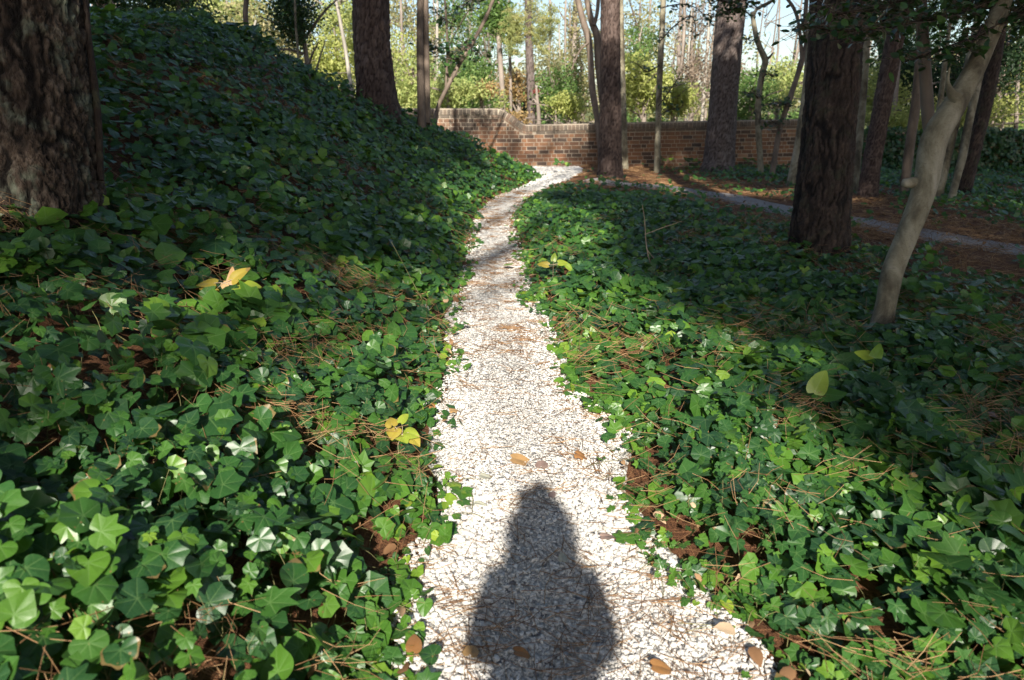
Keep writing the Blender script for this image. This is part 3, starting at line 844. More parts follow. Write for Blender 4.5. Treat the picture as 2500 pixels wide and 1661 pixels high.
for i in order:
    cV, cF, cL, cm = random.choice(cops)
    z = Z[i] - cap
    if cnt < 290 and X[i] > -2.9:
        o = obj('coping_brick', cm, None, wall, Vector((X[i], WY, z)) - wall.location); o.rotation_euler = (0, -A[i], 0); cnt += 1
    else:
        a = A[i]
        parts.append((np.stack([cV[:, 0] * math.cos(a) - cV[:, 2] * math.sin(a) + X[i], cV[:, 1] + WY, cV[:, 0] * math.sin(a) + cV[:, 2] * math.cos(a) + z], 1), cF, cL))
V, F_, L = merge(parts)
obj('coping', mesh('coping', V, F_, {'luv': L}, smooth=False), M['brick'], wall, kind='stuff')

n = 4200  # ivy added to darken the wall end; leaf tones kept darkest for shade
x = rng.uniform(9.3, 17.8, n); z = rng.uniform(-.1, 1.08, n)
k = rng.uniform(0, 1, n) < np.clip(.25 + .9 * vnoise(x * 1.3, z * 1.6, 201) + .25 * (x - 10), 0, 1)
x, z = x[k], z[k]; n = len(x)
z = z + .10 * fnoise(x * 2, z, 202)
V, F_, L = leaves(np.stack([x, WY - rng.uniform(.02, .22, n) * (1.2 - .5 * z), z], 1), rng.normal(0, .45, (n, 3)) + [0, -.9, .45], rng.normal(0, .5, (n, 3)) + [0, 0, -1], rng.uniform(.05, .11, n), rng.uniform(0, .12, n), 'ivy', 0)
obj('shade_ivy', mesh('shade_ivy', V, F_, {'luv': L}), M['ivy'], label='ivy with leaf colour darkened for shade, smothering the wall right of the massive dark pine', cat='ivy')
# ------------------------------------------------------------------ trunks
def catmull(P, n):
    P = np.asarray(P, float); k = len(P)
    if k == 2:
        t = np.linspace(0, 1, n)[:, None]; return P[0] * (1 - t) + P[1] * t
    Q = np.vstack([2 * P[0] - P[1], P, 2 * P[-1] - P[-2]])
    s = np.concatenate([[0], np.cumsum(np.linalg.norm(np.diff(P[:, :3], axis=0), axis=1))])
    u = np.linspace(0, s[-1], n); out = []
    for v in u:
        i = min(np.searchsorted(s, v, 'right') - 1, k - 2); t = (v - s[i]) / (s[i + 1] - s[i] + 1e-9)
        p0, p1, p2, p3 = Q[i:i + 4]
        out.append(.5 * (2 * p1 + (p2 - p0) * t + (2 * p0 - 5 * p1 + 4 * p2 - p3) * t * t + (3 * p1 - p0 - 3 * p2 + p3) * t ** 3))
    return np.array(out)

def voro(u, v, nu, seed):
    """cellular pattern periodic in u (cells 0..nu); returns F1, F2-F1, cell random"""
    iu = np.floor(u).astype(int); iv = np.floor(v).astype(int)
    f1 = np.full(u.shape, 9.0); f2 = np.full(u.shape, 9.0); cr = np.zeros(u.shape)
    def hs(a, b_, s_):
        n = (a * 73856093 ^ b_ * 19349663 ^ (s_ + seed) * 83492791) & 0x7fffffff
        n = ((n ^ (n >> 13)) * 1274126177) & 0x7fffffff
        return ((n ^ (n >> 15)) & 0xffff) / 65535.0
    for a in (-1, 0, 1):
        for c in (-1, 0, 1):
            cu = iu + a; cv = iv + c; m_ = np.mod(cu, nu)
            d = np.hypot(cu + .1 + .8 * hs(m_, cv, 1) - u, cv + .0 + 1. * hs(m_, cv, 2) - v)
            closer = d < f1
            f2 = np.where(closer, f1, np.minimum(f2, d)); cr = np.where(closer, hs(m_, cv, 3), cr); f1 = np.where(closer, d, f1)
    return f1, f2 - f1, cr

def tube(P, R, segs, rings, bark=None, flare=0, fluting=0, seed=0, cap_end=False, furrow=False):
    """P: control points (k,3), R radii; bark=(cell width, cell height, depth)"""
    C = catmull(np.column_stack([P, R]), rings); R_ = C[:, 3]; C = C[:, :3]
    T = np.gradient(C, axis=0); T /= np.linalg.norm(T, axis=1)[:, None]
    ref = np.array([0, 1.0, 0]) if abs(T[0, 1]) < .9 else np.array([1.0, 0, 0])
    U = np.cross(ref, T); U /= np.linalg.norm(U, axis=1)[:, None]; Vv = np.cross(T, U)
    s = np.concatenate([[0], np.cumsum(np.linalg.norm(np.diff(C, axis=0), axis=1))])
    th = np.linspace(0, 2 * math.pi, segs, endpoint=False)
    if furrow: th = th - math.pi * 1.5
    TH, SS = np.meshgrid(th, s)
    r = R_[:, None] * np.ones((1, segs))
    if flare:
        fl = np.exp(-SS / flare[0])
        r = r * (1 + flare[1] * fl * (1 + .45 * np.sin(TH * 5 + seed) + .25 * np.sin(TH * 3 + 2 * seed)))
    r = r * (1 + .03 * np.sin(TH * 2 + seed + SS * .7) + (0 if bark else .05) * fnoise(np.cos(TH) * 1.6 + 4 + seed, np.sin(TH) * 1.6 + SS * 6, 7 + seed) + .02 * fnoise(TH * 1.5 + 10 * (seed + 1), SS * 2, 3 + seed))
    lu = np.zeros((rings, segs, 3)); lu[..., 0] = 1
    if bark:
        cw, ch, dp = bark
        nu = max(5, int(round(2 * math.pi * R_.mean() / cw)))
        u = TH / (2 * math.pi) * nu; v = SS / ch
        wu = .75 * fnoise(np.cos(TH) * 3 + SS * 4, np.sin(TH) * 3 + 7, 90 + seed); wv = .7 * fnoise(np.cos(TH) * 4, np.sin(TH) * 4 + SS * 5, 95 + seed)
        f1, e, cr = voro(u + wu, v + wv, nu, seed)
        f1b, e2, cr2 = voro((u + wu) * 2, (v + wv) * 2.2, nu * 2, seed + 5)
        m_ = sstep(.02, .26, e)
        if furrow:
            uu = TH * R_.mean() / cw; vv = SS / ch
            wv2 = .8 * fnoise(uu * .5, vv * .8, 101 + seed)
            g1 = np.abs(fnoise(uu * .55 + wv2, vv * .30, 111 + seed, 2)); g2 = np.abs(fnoise(uu * 1.1 + wv2 + 31, vv * .55 + 9, 121 + seed, 2))
            m_ = sstep(.0, .16, g1) * (.35 + .65 * sstep(.0, .20, g2)); cr = .5 + .9 * fnoise(uu, vv, 131 + seed); e = m_ * .22
            m_ = m_ * (.75 + .25 * sstep(0, .22, e2))
        r = r + dp * (m_ * (.6 + .6 * cr) - .7) + dp * .3 * sstep(0, .25, e2) + dp * .5 * fnoise(TH * segs / 12, SS * 30, 33)
        lu[..., 0] = sstep(.0, .2, e) * (.6 + .4 * sstep(0, .15, e2)); lu[..., 1] = .6 * cr + .4 * cr2
    Pn = C[:, None] + r[..., None] * (np.cos(TH)[..., None] * U[:, None] + np.sin(TH)[..., None] * Vv[:, None])
    i = (np.arange(rings - 1)[:, None] * segs + np.arange(segs)[None]); j = (np.arange(rings - 1)[:, None] * segs + (np.arange(segs)[None] + 1) % segs)
    Fq = np.stack([i.ravel(), j.ravel(), (j + segs).ravel(), (i + segs).ravel()], 1)
    V = Pn.reshape(-1, 3); L = lu.reshape(-1, 3); Fs = [Fq]
    if cap_end:
        V = np.vstack([V, C[-1] + T[-1] * R_[-1] * .3]); L = np.vstack([L, [[1, .5, 0]]]); k = (rings - 1) * segs
        Fs.append(np.stack([k + np.arange(segs), k + (np.arange(segs) + 1) % segs, np.full(segs, len(V) - 1)], 1))
    return V, Fs, L

def pxpath(pts, t):
    """pts: (px, py, width px); t depth or (t0,t1) -> control points and radii"""
    n = len(pts); P, R = [], []
    for i, (a, b_, w) in enumerate(pts):
        tt_ = t if np.isscalar(t) else t[0] + (t[1] - t[0]) * i / (n - 1)
        P.append(at(a, b_, tt_)); R.append(w / 2 / F * tt_)
    return P, R

def trunk_tree(name, label, cat, mat, pts, t=None, top=9.0, segs=40, dz=.05, bark=None, flare=None, seed=0, sink=.25, group=None, extra=None, furrow=False):
    """first point = base. t None -> base depth from the terrain"""
    if t is None:
        g, t = hit(pts[0][0], pts[0][1])
    P, R = pxpath(pts, t)
    base = P[0].copy()
    g = float(gz(base[0], base[1]))
    d = (P[0] - P[1]); d /= np.linalg.norm(d)
    lowz = min(g, base[2]) - sink
    P.insert(0, P[0] + d * max(.1, (base[2] - lowz)) / max(.3, -d[2])); R.insert(0, R[0] * 1.02)
    e = P[-1] - P[-2]; e /= np.linalg.norm(e)
    zvis = P[-1][2]
    L1 = len(P)
    segl = np.linalg.norm(np.diff(np.array(P), axis=0), axis=1).sum()
    root = thing(name, (base[0], base[1], g), label, cat, group)
    vs, fs, ls = [], [], []
    parts = [tube(np.array(P), np.array(R), segs, max(6, int(segl / dz)), bark, flare, seed=seed, furrow=furrow)]
    if top and zvis < top:
        # coarser stem above the picture, continuing the same line and bending upright
        e2 = e * .6 + np.array([0, 0, .4]); e2 /= np.linalg.norm(e2)
        m_ = P[-1] + e * .6; hh = (top - m_[2]) / e2[2]
        parts.append(tube(np.array([P[-1], m_, m_ + e2 * hh * .5, m_ + e2 * hh]), np.array([R[-1], R[-1] * .98, R[-1] * .8, R[-1] * .45]), max(10, segs // 3), 24, bark and (bark[0], bark[1], bark[2] * .7), seed=seed))
    V, F_, L = merge(parts)
    obj('trunk', mesh('trunk', V, F_, {'luv': L}), mat, root)
    if extra:
        for nm, ex, tt_, mm in extra:
            P2_, R2_ = pxpath(ex, tt_ if tt_ else t)
            V, F_, L = tube(np.array(P2_), np.array(R2_), 12, 24, cap_end=True)
            obj(nm, mesh(nm, V, F_, {'luv': L}), mm or mat, root)
    return root, t

# leaf clouds --------------------------------------------------------------
def cloud(blobs, size, aspect=.55, clump=.22, sun_bias=.5, nper=9, rndc=None):
    """blobs: (center, (rx,ry,rz), n)"""
    Ps, R_ = [], []
    for c, r, n in blobs:
        nc = max(3, n // nper)
        d = rng.normal(0, 1, (nc, 3)); d /= np.linalg.norm(d, axis=1)[:, None]
        rad = rng.uniform(.15, 1, nc) ** .5
        rad *= .8 + .35 * fnoise(d[:, 0] * 2 + c[0], d[:, 2] * 2 + c[1], 77)
        cc = np.array(c) + d * rad[:, None] * np.array(r)
        ci = rng.integers(0, nc, n)
        crnd = rng.uniform(0, 1, nc)
        Ps.append(cc[ci] + rng.normal(0, clump * min(1, np.mean(r)), (n, 3)) * [1, 1, .6])
        R_.append(np.clip(crnd[ci] * .6 + rng.uniform(0, .4, n), 0, 1))
    P = np.vstack(Ps); rn = np.concatenate(R_); n = len(P)
    N = rng.normal(0, 1, (n, 3)) + np.array([0, -.4, .8]) * sun_bias
    N /= np.linalg.norm(N, axis=1)[:, None]
    T = rng.normal(0, 1, (n, 3)) + [0, 0, -.3]; T -= N * np.sum(T * N, 1)[:, None]; T /= np.linalg.norm(T, axis=1)[:, None]
    B = np.cross(T, N); s = size * rng.uniform(.6, 1.3, n)[:, None]
    V = np.stack([P - T * s * .5, P + B * s * aspect * .5 + N * s * .06, P + T * s * .5, P - B * s * aspect * .5 + N * s * .06], 1)
    i = (np.arange(n) * 4)[:, None]
    Fq = np.vstack([i + np.array([[0, 1, 2]]), i + np.array([[0, 2, 3]])])
    L = np.zeros((n, 4, 3)); L[..., 2] = rn[:, None]
    return V.reshape(-1, 3), [Fq], L.reshape(-1, 3)

def crown(root, blobs, size, mat, name='crown', **kw):
    V, F_, L = cloud(blobs, size, **kw)
    return obj(name, mesh(name, V, F_, {'luv': L}, smooth=False), mat, root)

PB = (.055, .085, .012)
# --- big furrowed tree, left edge
r0, t0 = trunk_tree('old_tree', 'massive dark tree with deeply furrowed bark at the left edge, ivy round its foot', 'tree', M['old_bark'],
           [(86, 520, 300), (82, 400, 285), (76, 250, 270), (68, 120, 262), (60, -20, 262)], t=3.9, top=9, segs=240, dz=.014, bark=(.040, .085, .030), flare=(.22, .14), seed=3, sink=.6, furrow=True,
           extra=[('vine', [(246, 440, 15), (240, 300, 16), (230, 200, 16), (216, 90, 14), (208, -20, 12)], 3.95, M['pine_bark_dark'])])
# --- left pine on the bank
trunk_tree('pine_tree', 'thick reddish brown pine rising from the ivy bank left of the path', 'tree', M['pine_bark'],
           [(925, 285, 108), (917, 200, 92), (908, 100, 86), (905, -15, 86)], t=13.2, top=13, segs=104, dz=.042, bark=(.10, .20, .026), flare=(.3, .12), seed=5)
# --- double stem right of it
trunk_tree('holly_tree', 'grey brown twin stemmed tree just right of the thick pine on the bank', 'tree', M['brown_smooth'],
           [(1030, 300, 21), (1027, 200, 18), (1025, 100, 16), (1026, -15, 15)], t=13.8, top=8, segs=20, dz=.08, seed=6,
           extra=[('stem', [(1042, 302, 18), (1042, 200, 16), (1040, 100, 15), (1039, -20, 14)], 13.9, None)])
trunk_tree('sapling', 'slender brown sapling leaning right in a long curve before the wall', 'tree', M['brown_smooth'],
           [(1062, 300, 11), (1070, 260, 10), (1088, 221, 10), (1125, 150, 10), (1157, 98, 9), (1185, 45, 9), (1210, -15, 8)], t=15.2, top=None, segs=12, dz=.08, seed=7,
           extra=[('branch', [(1088, 221, 6), (1092, 120, 5), (1086, -10, 5)], 15.2, None), ('branch', [(1100, 205, 5), (1090, 170, 4), (1080, 150, 3)], 15.2, None)])
# --- second pine
trunk_tree('pine_tree', 'straight pine with flaky bark standing where the shell path meets the wall', 'tree', M['pine_bark'],
           [(1489, 433, 62), (1489, 400, 56), (1490, 250, 50), (1490, 100, 48), (1490, -15, 47)], segs=78, dz=.045, top=14, bark=(.085, .13, .018), flare=(.25, .14), seed=8)
trunk_tree('slim_tree', 'smooth pale trunk touching the right side of the straight pine', 'tree', M['smooth_bark'],
           [(1524, 413, 20), (1522, 300, 17), (1518, 150, 16), (1514, -15, 15)], segs=20, dz=.1, top=9, seed=9)
trunk_tree('slim_tree', 'thin pale grey trunk with holly twigs, midway between the two middle pines', 'tree', M['smooth_bark'],
           [(1604, 421, 17), (1606, 330, 15), (1611, 180, 15), (1617, 60, 14), (1620, -15, 13)], segs=18, dz=.1, top=9, seed=10)
# --- twin curved trunks beyond the wall edge left of second pine
trunk_tree('crooked_tree', 'two crooked brown stems forking upward left of the straight pine', 'tree', M['brown_smooth'],
           [(1462, 330, 15), (1458, 290, 15), (1446, 215, 16), (1442, 150, 15), (1436, 92, 16), (1422, 45, 15), (1408, -15, 14)], t=20.0, top=9, segs=16, dz=.12, seed=11,
           extra=[('stem', [(1470, 250, 15), (1462, 150, 20), (1458, 90, 18), (1444, 50, 15), (1430, -15, 13)], 20.1, None), ('stem', [(1450, 62, 10), (1458, 30, 9), (1462, -15, 9)], 20.0, None),
                  ('branch', [(1436, 104, 5), (1415, 125, 4), (1395, 170, 3)], 19.9, None)])
# --- third pine
trunk_tree('pine_tree', 'thick greyish pine flaring at its foot before the right part of the wall', 'tree', M['pine_bark_grey'],
           [(1752, 421, 84), (1756, 385, 74), (1766, 250, 66), (1778, 100, 66), (1789, -15, 68)], segs=100, dz=.042, top=14, bark=(.07, .11, .014), flare=(.3, .12), seed=12)
# --- bent holly trunks before the wall
trunk_tree('holly_tree', 'bent grey holly trunk with a sharp elbow right of the greyish pine', 'tree', M['smooth_bark'],
           [(1855, 372, 14), (1851, 300, 14), (1853, 230, 14), (1862, 175, 14), (1868, 148, 15), (1856, 118, 13), (1847, 92, 12), (1840, 55, 11), (1836, 30, 9)], t=17.5, top=None, segs=16, dz=.06, seed=13,
           extra=[('branch', [(1868, 148, 9), (1880, 138, 6), (1888, 128, 3)], 17.5, None), ('branch', [(1838, 45, 9), (1848, 22, 8), (1880, 5, 8), (1910, -20, 7)], 17.5, None)])
trunk_tree('holly_tree', 'slanting grey trunk forking into two thin stems, left of the dark pine', 'tree', M['brown_smooth'],
           [(1887, 412, 14), (1894, 370, 12), (1905, 310, 13), (1925, 250, 13), (1945, 190, 12), (1957, 150, 14), (1968, 110, 12), (1966, 50, 11), (1970, -15, 10)], t=17.0, top=9, segs=16, dz=.06, seed=14,
           extra=[('stem', [(1957, 152, 9), (1956, 115, 9), (1950, 60, 8), (1938, 20, 8), (1912, -15, 7)], 17.0, None)])
trunk_tree('slim_tree', 'smooth beige trunk leaning against the left outline of the dark pine', 'tree', M['smooth_bark'],
           [(1938, 424, 25), (1948, 370, 22), (1957, 300, 19), (1966, 230, 17), (1974, 130, 15), (1984, -15, 13)], t=15.2, top=9, segs=20, dz=.06, seed=15)
# --- big dark pine
trunk_tree('pine_tree', 'massive almost black pine with moss and stripped bark patches near the path', 'tree', M['pine_bark_dark'],
           [(1998, 600, 136), (2006, 500, 128), (2022, 330, 122), (2037, 150, 125), (2048, -15, 130)], t=7.7, top=13, segs=160, dz=.018, bark=(.05, .13, .022), flare=(.2, .06), seed=16, sink=.5, furrow=True)
trunk_tree('slim_tree', 'slim olive grey trunk close behind the right edge of the dark pine', 'tree', M['smooth_bark'],
           [(2090, 410, 20), (2099, 320, 19), (2108, 220, 18), (2114, 120, 18), (2121, -15, 18)], t=14.0, top=9, segs=18, dz=.08, seed=17)
trunk_tree('pine_tree', 'leaning pine with red flaky bark right of the dark pine', 'tree', M['pine_bark'],
           [(2121, 455, 46), (2128, 400, 42), (2150, 280, 40), (2172, 160, 40), (2192, 60, 40), (2208, -15, 40)], t=13.4, top=12, segs=80, dz=.035, bark=(.06, .07, .016), flare=(.15, .06), seed=18)
trunk_tree('slim_tree', 'tall grey trunk behind the leaning pale tree, on its left', 'tree', M['brown_smooth'],
           [(2212, 428, 22), (2222, 350, 22), (2236, 250, 22), (2245, 150, 20), (2252, -15, 20)], t=13.5, top=9, segs=20, dz=.08, seed=19)
trunk_tree('slim_tree', 'thin pale stem rising behind the fork of the leaning tree', 'tree', M['smooth_bark'],
           [(2290, 280, 11), (2302, 200, 12), (2310, 120, 10), (2322, 40, 9), (2328, -15, 8)], t=14.5, top=7, segs=12, dz=.1, seed=20)
trunk_tree('slim_tree', 'beige trunk slanting behind the right side of the leaning tree', 'tree', M['smooth_bark'],
           [(2300, 432, 22), (2315, 370, 20), (2332, 300, 20), (2350, 220, 19), (2372, 120, 18), (2400, -15, 16)], t=13.0, top=8, segs=16, dz=.08, seed=21)
trunk_tree('slim_tree', 'pale trunk in the shade just left of the far right pine', 'tree', M['smooth_bark'],
           [(2336, 434, 17), (2350, 380, 19), (2365, 300, 19), (2385, 210, 18), (2410, 100, 16), (2430, -15, 15)], t=12.8, top=8, segs=16, dz=.08, seed=22)
trunk_tree('pine_tree', 'dark reddish pine leaning right in the deep shade near the right edge', 'tree', M['pine_bark_dark'],
           [(2368, 400, 34), (2385, 330, 34), (2405, 250, 34), (2425, 150, 33), (2450, -15, 33)], t=14.4, top=12, segs=60, dz=.05, bark=(.06, .10, .014), seed=23)
# --- leaning pale tree, right foreground
lean, tl = trunk_tree('holly_tree', 'leaning pale grey tree with a stub and a knob, nearest on the right', 'tree', M['smooth_bark'],
           [(2147, 824, 66), (2160, 758, 49), (2180, 660, 51), (2212, 580, 52), (2240, 510, 54), (2262, 440, 57), (2282, 340, 62), (2325, 265, 56), (2368, 190, 49), (2402, 120, 44), (2436, 40, 41), (2458, -20, 38)],
           t=4.85, top=7, segs=64, dz=.022, flare=(.10, .35), seed=24,
           extra=[('branch_stub', [(2262, 456, 34), (2236, 446, 30), (2218, 447, 24), (2205, 446, 19)], 4.85, None),
                  ('branch_stub', [(2338, 240, 34), (2322, 226, 22), (2314, 200, 9), (2318, 165, 5)], 4.78, None),
                  ('stem', [(2285, 390, 34), (2268, 300, 30), (2262, 220, 28), (2256, 120, 26), (2248, -20, 24)], 5.35, M['brown_smooth']),
                  ('root', [(2150, 800, 30), (2136, 818, 20), (2118, 834, 10)], 4.8, None)])

# --- trees and bushes left of the bank pine
trunk_tree('slim_tree', 'grey brown trunk on the skyline of the bank behind big round leaves', 'tree', M['brown_smooth'],
           [(608, 110, 13), (605, 80, 13), (599, 40, 12), (603, -15, 12)], t=15.5, top=8, segs=14, dz=.1, seed=30)
trunk_tree('sapling', 'thin pale crooked sapling before the dark holly left of the thick pine', 'tree', M['smooth_bark'],
           [(729, 165, 6.5), (727, 120, 6), (722, 60, 5.5), (719, -15, 5)], t=14.8, top=6, segs=10, dz=.08, seed=31)
trunk_tree('slim_tree', 'pale trunk leaning left behind the thick bank pine', 'tree', M['bg_pale_bark'],
           [(856, 210, 10), (845, 130, 9), (832, 60, 9), (820, 0, 8)], t=22, top=8, segs=10, dz=.2, seed=32)
trunk_tree('slim_tree', 'short whitish leaning trunk beyond the crest of the bank', 'tree', M['bg_pale_bark'],
           [(612, 100, 6), (618, 75, 6), (625, 50, 5)], t=20, top=None, segs=10, dz=.2, seed=33)
trunk_tree('slim_tree', 'pale trunk behind the crest beside the upper left evergreen', 'tree', M['bg_pale_bark'],
           [(286, 50, 14), (282, 20, 13), (277, -15, 13)], t=18, top=8, segs=12, dz=.2, seed=34)

def bush(name, label, cat, px, py, t, rx, rz, n, size, mat, group=None, stem=True, ry=None, **kw):
    """foliage with a short trunk: centre given by its place in view and distance"""
    c = at(px, py, t); g = float(gz(c[0], c[1]))
    root = thing(name, (c[0], c[1], g), label, cat, group)
    blobs = []
    k = 4
    for i in range(k):
        o = rng.normal(0, .3, 3) * [rx, rx, rz]
        blobs.append((c + o, (rx * rng.uniform(.6, .9), (ry or rx) * .7, rz * rng.uniform(.6, .9)), n // k))
    crown(root, blobs, size, mat, clump=kw.pop('clump', .25), **kw)
    if stem:
        V, F_, L = tube(np.array([[c[0], c[1], g - .2], [c[0] + .1, c[1], (g + c[2]) / 2], [c[0], c[1], c[2] + rz * .5]]), np.array([.06, .05, .02]) * (1 + t / 30), 8, 10)
        parts = [(V, F_, L)]
        for _ in range(9):
            z0 = g + (c[2] - g) * rng.uniform(.3, 1.1); d = rng.normal(0, 1, 3) * [rx, rx, rz * .5] * .7 + [0, 0, rz * .4]
            parts.append(tube(np.array([[c[0], c[1], z0], np.array([c[0], c[1], z0]) + d * .5 + [0, 0, .1], np.array([c[0], c[1], z0]) + d]), np.array([.03, .02, .008]) * (1 + t / 40), 5, 6))
        V, F_, L = merge(parts)
        obj('trunk', mesh('trunk', V, F_, {'luv': L}), M['bg_bark'], root)
    return root

# dark hollies behind the bank
bush('holly_tree', 'dark evergreen holly bush on the skyline between the crooked sapling and the thick pine', 'tree', 735, 70, 17, .85, 1.2, 5200, .085, M['holly'])
bush('holly_tree', 'very dark evergreen at the top of the bank beside the massive left tree', 'tree', 430, 0, 15, 1.35, .75, 5200, .09, M['holly'])
bush('holly_tree', 'dark leafy evergreen hanging over the upper left corner of the bank', 'tree', 240, -10, 10.5, .5, .7, 1800, .08, M['holly'])
# small leafy saplings on the crest with big round leaves
def leafy(name, label, base, n, spread, h, size, mat, kind='broad', cat='plant', up=.6, stem_r=.004, nmat=None, rn=None):
    root = thing(name, base, label, cat)
    base = np.array(base, float)
    tip = base + [0, 0, h]
    A_, B_ = [base], [tip]
    for i in range(n):
        a = 2 * math.pi * (i + rng.uniform(-.3, .3)) / n
        f = .55 + .45 * (i + 1) / n
        o = base + [0, 0, h * f]
        e = o + np.array([math.cos(a), math.sin(a), up * rng.uniform(.2, 1)]) * spread * rng.uniform(.6, 1)
        A_.append(o); B_.append(e)
        nn = np.array([[-math.cos(a) * .5, -math.sin(a) * .5 - .35, 1.0]]) + rng.normal(0, .2, (1, 3))
        V, F_, L = leaves(np.zeros((1, 3)), nn, np.array([[math.cos(a), math.sin(a), -.1]]), np.array([size * rng.uniform(.75, 1.1)]), np.array([rng.uniform(0, 1) if rn is None else rn]), kind, 2)
        mm = mat[i % len(mat)] if isinstance(mat, list) else mat
        obj('leaf', mesh('leaf', V, F_, {'luv': L}), mm, root, Vector(e) - root.location)
    obj('stem', strands(np.array(A_), np.array(B_), stem_r, np.full(len(A_), .5), sag=0), M['twig'], root)
    return root
for (px, py, t, n, sp, sz, lab) in [(590, 70, 11.5, 7, .22, .21, 'broad leaved green seedling with large round leaves on the bank skyline'),
                                (560, 95, 11.2, 9, .3, .17, 'low broad leaved seedling left of the one with large round leaves on the skyline'),
                                (655, 110, 12.2, 8, .25, .15, 'leafy green seedling on the skyline below the dark holly'),
                                (700, 150, 12.6, 6, .2, .12, 'small seedling at the foot of the crooked pale sapling')]:
    c = at(px, py, t); g = float(gz(c[0], c[1])); leafy('seedling', lab, (c[0], c[1], min(g, c[2] - .1)), n, sp, max(.15, c[2] - g), sz, M['lime_leaf'] if n != 7 else M['ivy'], 'heart')

# holly sprays hanging in from the right -----------------------------------
def spray(root, pts, t, nleaf, size, mat=None, spread=.16, w=4):
    P, R = pxpath([(a, b_, w * (1 - .6 * i / len(pts))) for i, (a, b_) in enumerate(pts)], t)
    C = catmull(np.column_stack([P, R]), 40)
    V, F_, L = tube(np.array(P), np.array(R), 6, 24)
    br = obj('branch', mesh('branch', V, F_, {'luv': L}), M['pine_bark_dark'], root)
    i = rng.integers(4, 40, nleaf)
    Q = C[i, :3] + rng.normal(0, spread, (nleaf, 3)) * [1, 1, .55]
    N = rng.normal(0, .5, (nleaf, 3)) + [0, -.2, 1]; T = rng.normal(0, 1, (nleaf, 3))
    V, F_, L = leaves(Q, N, T, size * rng.uniform(.7, 1.2, nleaf), rng.uniform(0, 1, nleaf), 'broad', 0)
    o = obj('leaves', mesh('leaves', V, F_, {'luv': L}), mat or M['holly'], br, kind='stuff'); o.location = (0, 0, 0)
    # twigs joining the leaves to the branch
    A_ = C[i, :3]
    o2 = obj('twigs', strands(A_, Q, .002 + .0002 * t, np.full(nleaf, .3), sag=0, seg=1), M['brown_smooth'], br, kind='stuff'); o2.location = (0, 0, 0)
for pts, t, n, sp in [([(2600, -60), (2380, 20), (2200, 60), (2060, 75), (1960, 60)], 4.9, 420, .10), ([(2560, -20), (2420, 70), (2300, 120), (2210, 150)], 4.8, 150, .10),
                      ([(2500, -120), (2300, -30), (2120, 20), (2010, 40)], 5.3, 420, .13), ([(2620, 60), (2520, 30), (2440, 10), (2330, -10)], 5.0, 340, .16),
                      ([(2400, 60), (2380, 95), (2350, 120), (2310, 128)], 4.7, 60, .06), ([(2250, -60), (2180, 20), (2150, 60), (2120, 90)], 5.4, 120, .1)]:
    spray(lean, pts, t, n, .055, spread=sp, w=9)
hs = [o for o in COL.objects if o.parent is None and o.get('label', '').startswith('thin pale grey trunk with holly')][0]
for pts, t, n in [([(1610, 160), (1580, 175), (1560, 160), (1545, 150)], 17.5, 28), ([(1612, 100), (1650, 60), (1690, 40), (1700, 90)], 17.4, 46), ([(1606, 260), (1625, 235), (1650, 200), (1660, 180)], 17.5, 30),
                  ([(1608, 285), (1630, 270), (1665, 262)], 17.5, 26), ([(1612, 20), (1660, 10), (1700, 20), (1740, 60)], 17.3, 60)]:
    spray(hs, pts, t, n, .09, spread=.13, w=3)
p3 = [o for o in COL.objects if o.parent is None and o.get('label', '').startswith('bent grey holly')][0]
for pts, t, n in [([(1838, 40), (1800, 20), (1770, 30), (1740, 40)], 15.8, 150), ([(1850, 20), (1820, 0), (1780, 5), (1730, -5)], 15.7, 150), ([(1862, 190), (1875, 180), (1890, 185)], 17.4, 30), ([(1850, 240), (1835, 225), (1825, 230)], 17.4, 36),
                  ([(1850, 90), (1835, 100), (1825, 95)], 17.4, 24)]:
    spray(p3, pts, t, n, .09, spread=.17, w=3)
p4 = [o for o in COL.objects if o.parent is None and o.get('label', '').startswith('slanting grey trunk')][0]
for pts, t, n in [([(1930, 250), (1915, 255), (1900, 250), (1885, 265)], 16.9, 90), ([(1966, 40), (1955, 60), (1945, 80)], 16.9, 40), ([(1900, 300), (1890, 300), (1880, 290)], 16.9, 70)]:
    spray(p4, pts, t, n, .08, spread=.16, w=3)
sp_ = [o for o in COL.objects if o.parent is None and o.get('label', '').startswith('slender brown sapling')][0]
for pts, t, n in [([(1100, 130), (1085, 120), (1060, 118), (1045, 110)], 15.2, 90), ([(1125, 130), (1140, 112), (1160, 120), (1180, 140)], 15.2, 80), ([(1110, 60), (1090, 50), (1070, 35), (1060, 20)], 15.2, 60),
                  ([(1170, 10), (1150, 0), (1130, 15)], 15.2, 60), ([(1130, 135), (1110, 145), (1095, 140)], 15.1, 60)]:
    spray(sp_, pts, t, n, .10, spread=.2, w=3)

# seedlings at the wall foot
for px, py, lab in [(1622, 398, 'small dark green plant against the wall right of the thin pale trunk'), (1690, 400, 'small leafy plant at the wall left of the greyish pine'), (1835, 400, 'low leafy shrub below the bent holly trunk'),
                    (1372, 412, 'small ivy like seedling on the straw left of the straight pine')]:
    g, t = hit(px, py + 12); leafy('seedling', lab, g, 9, .22, .25, .10, M['ivy'], 'heart')

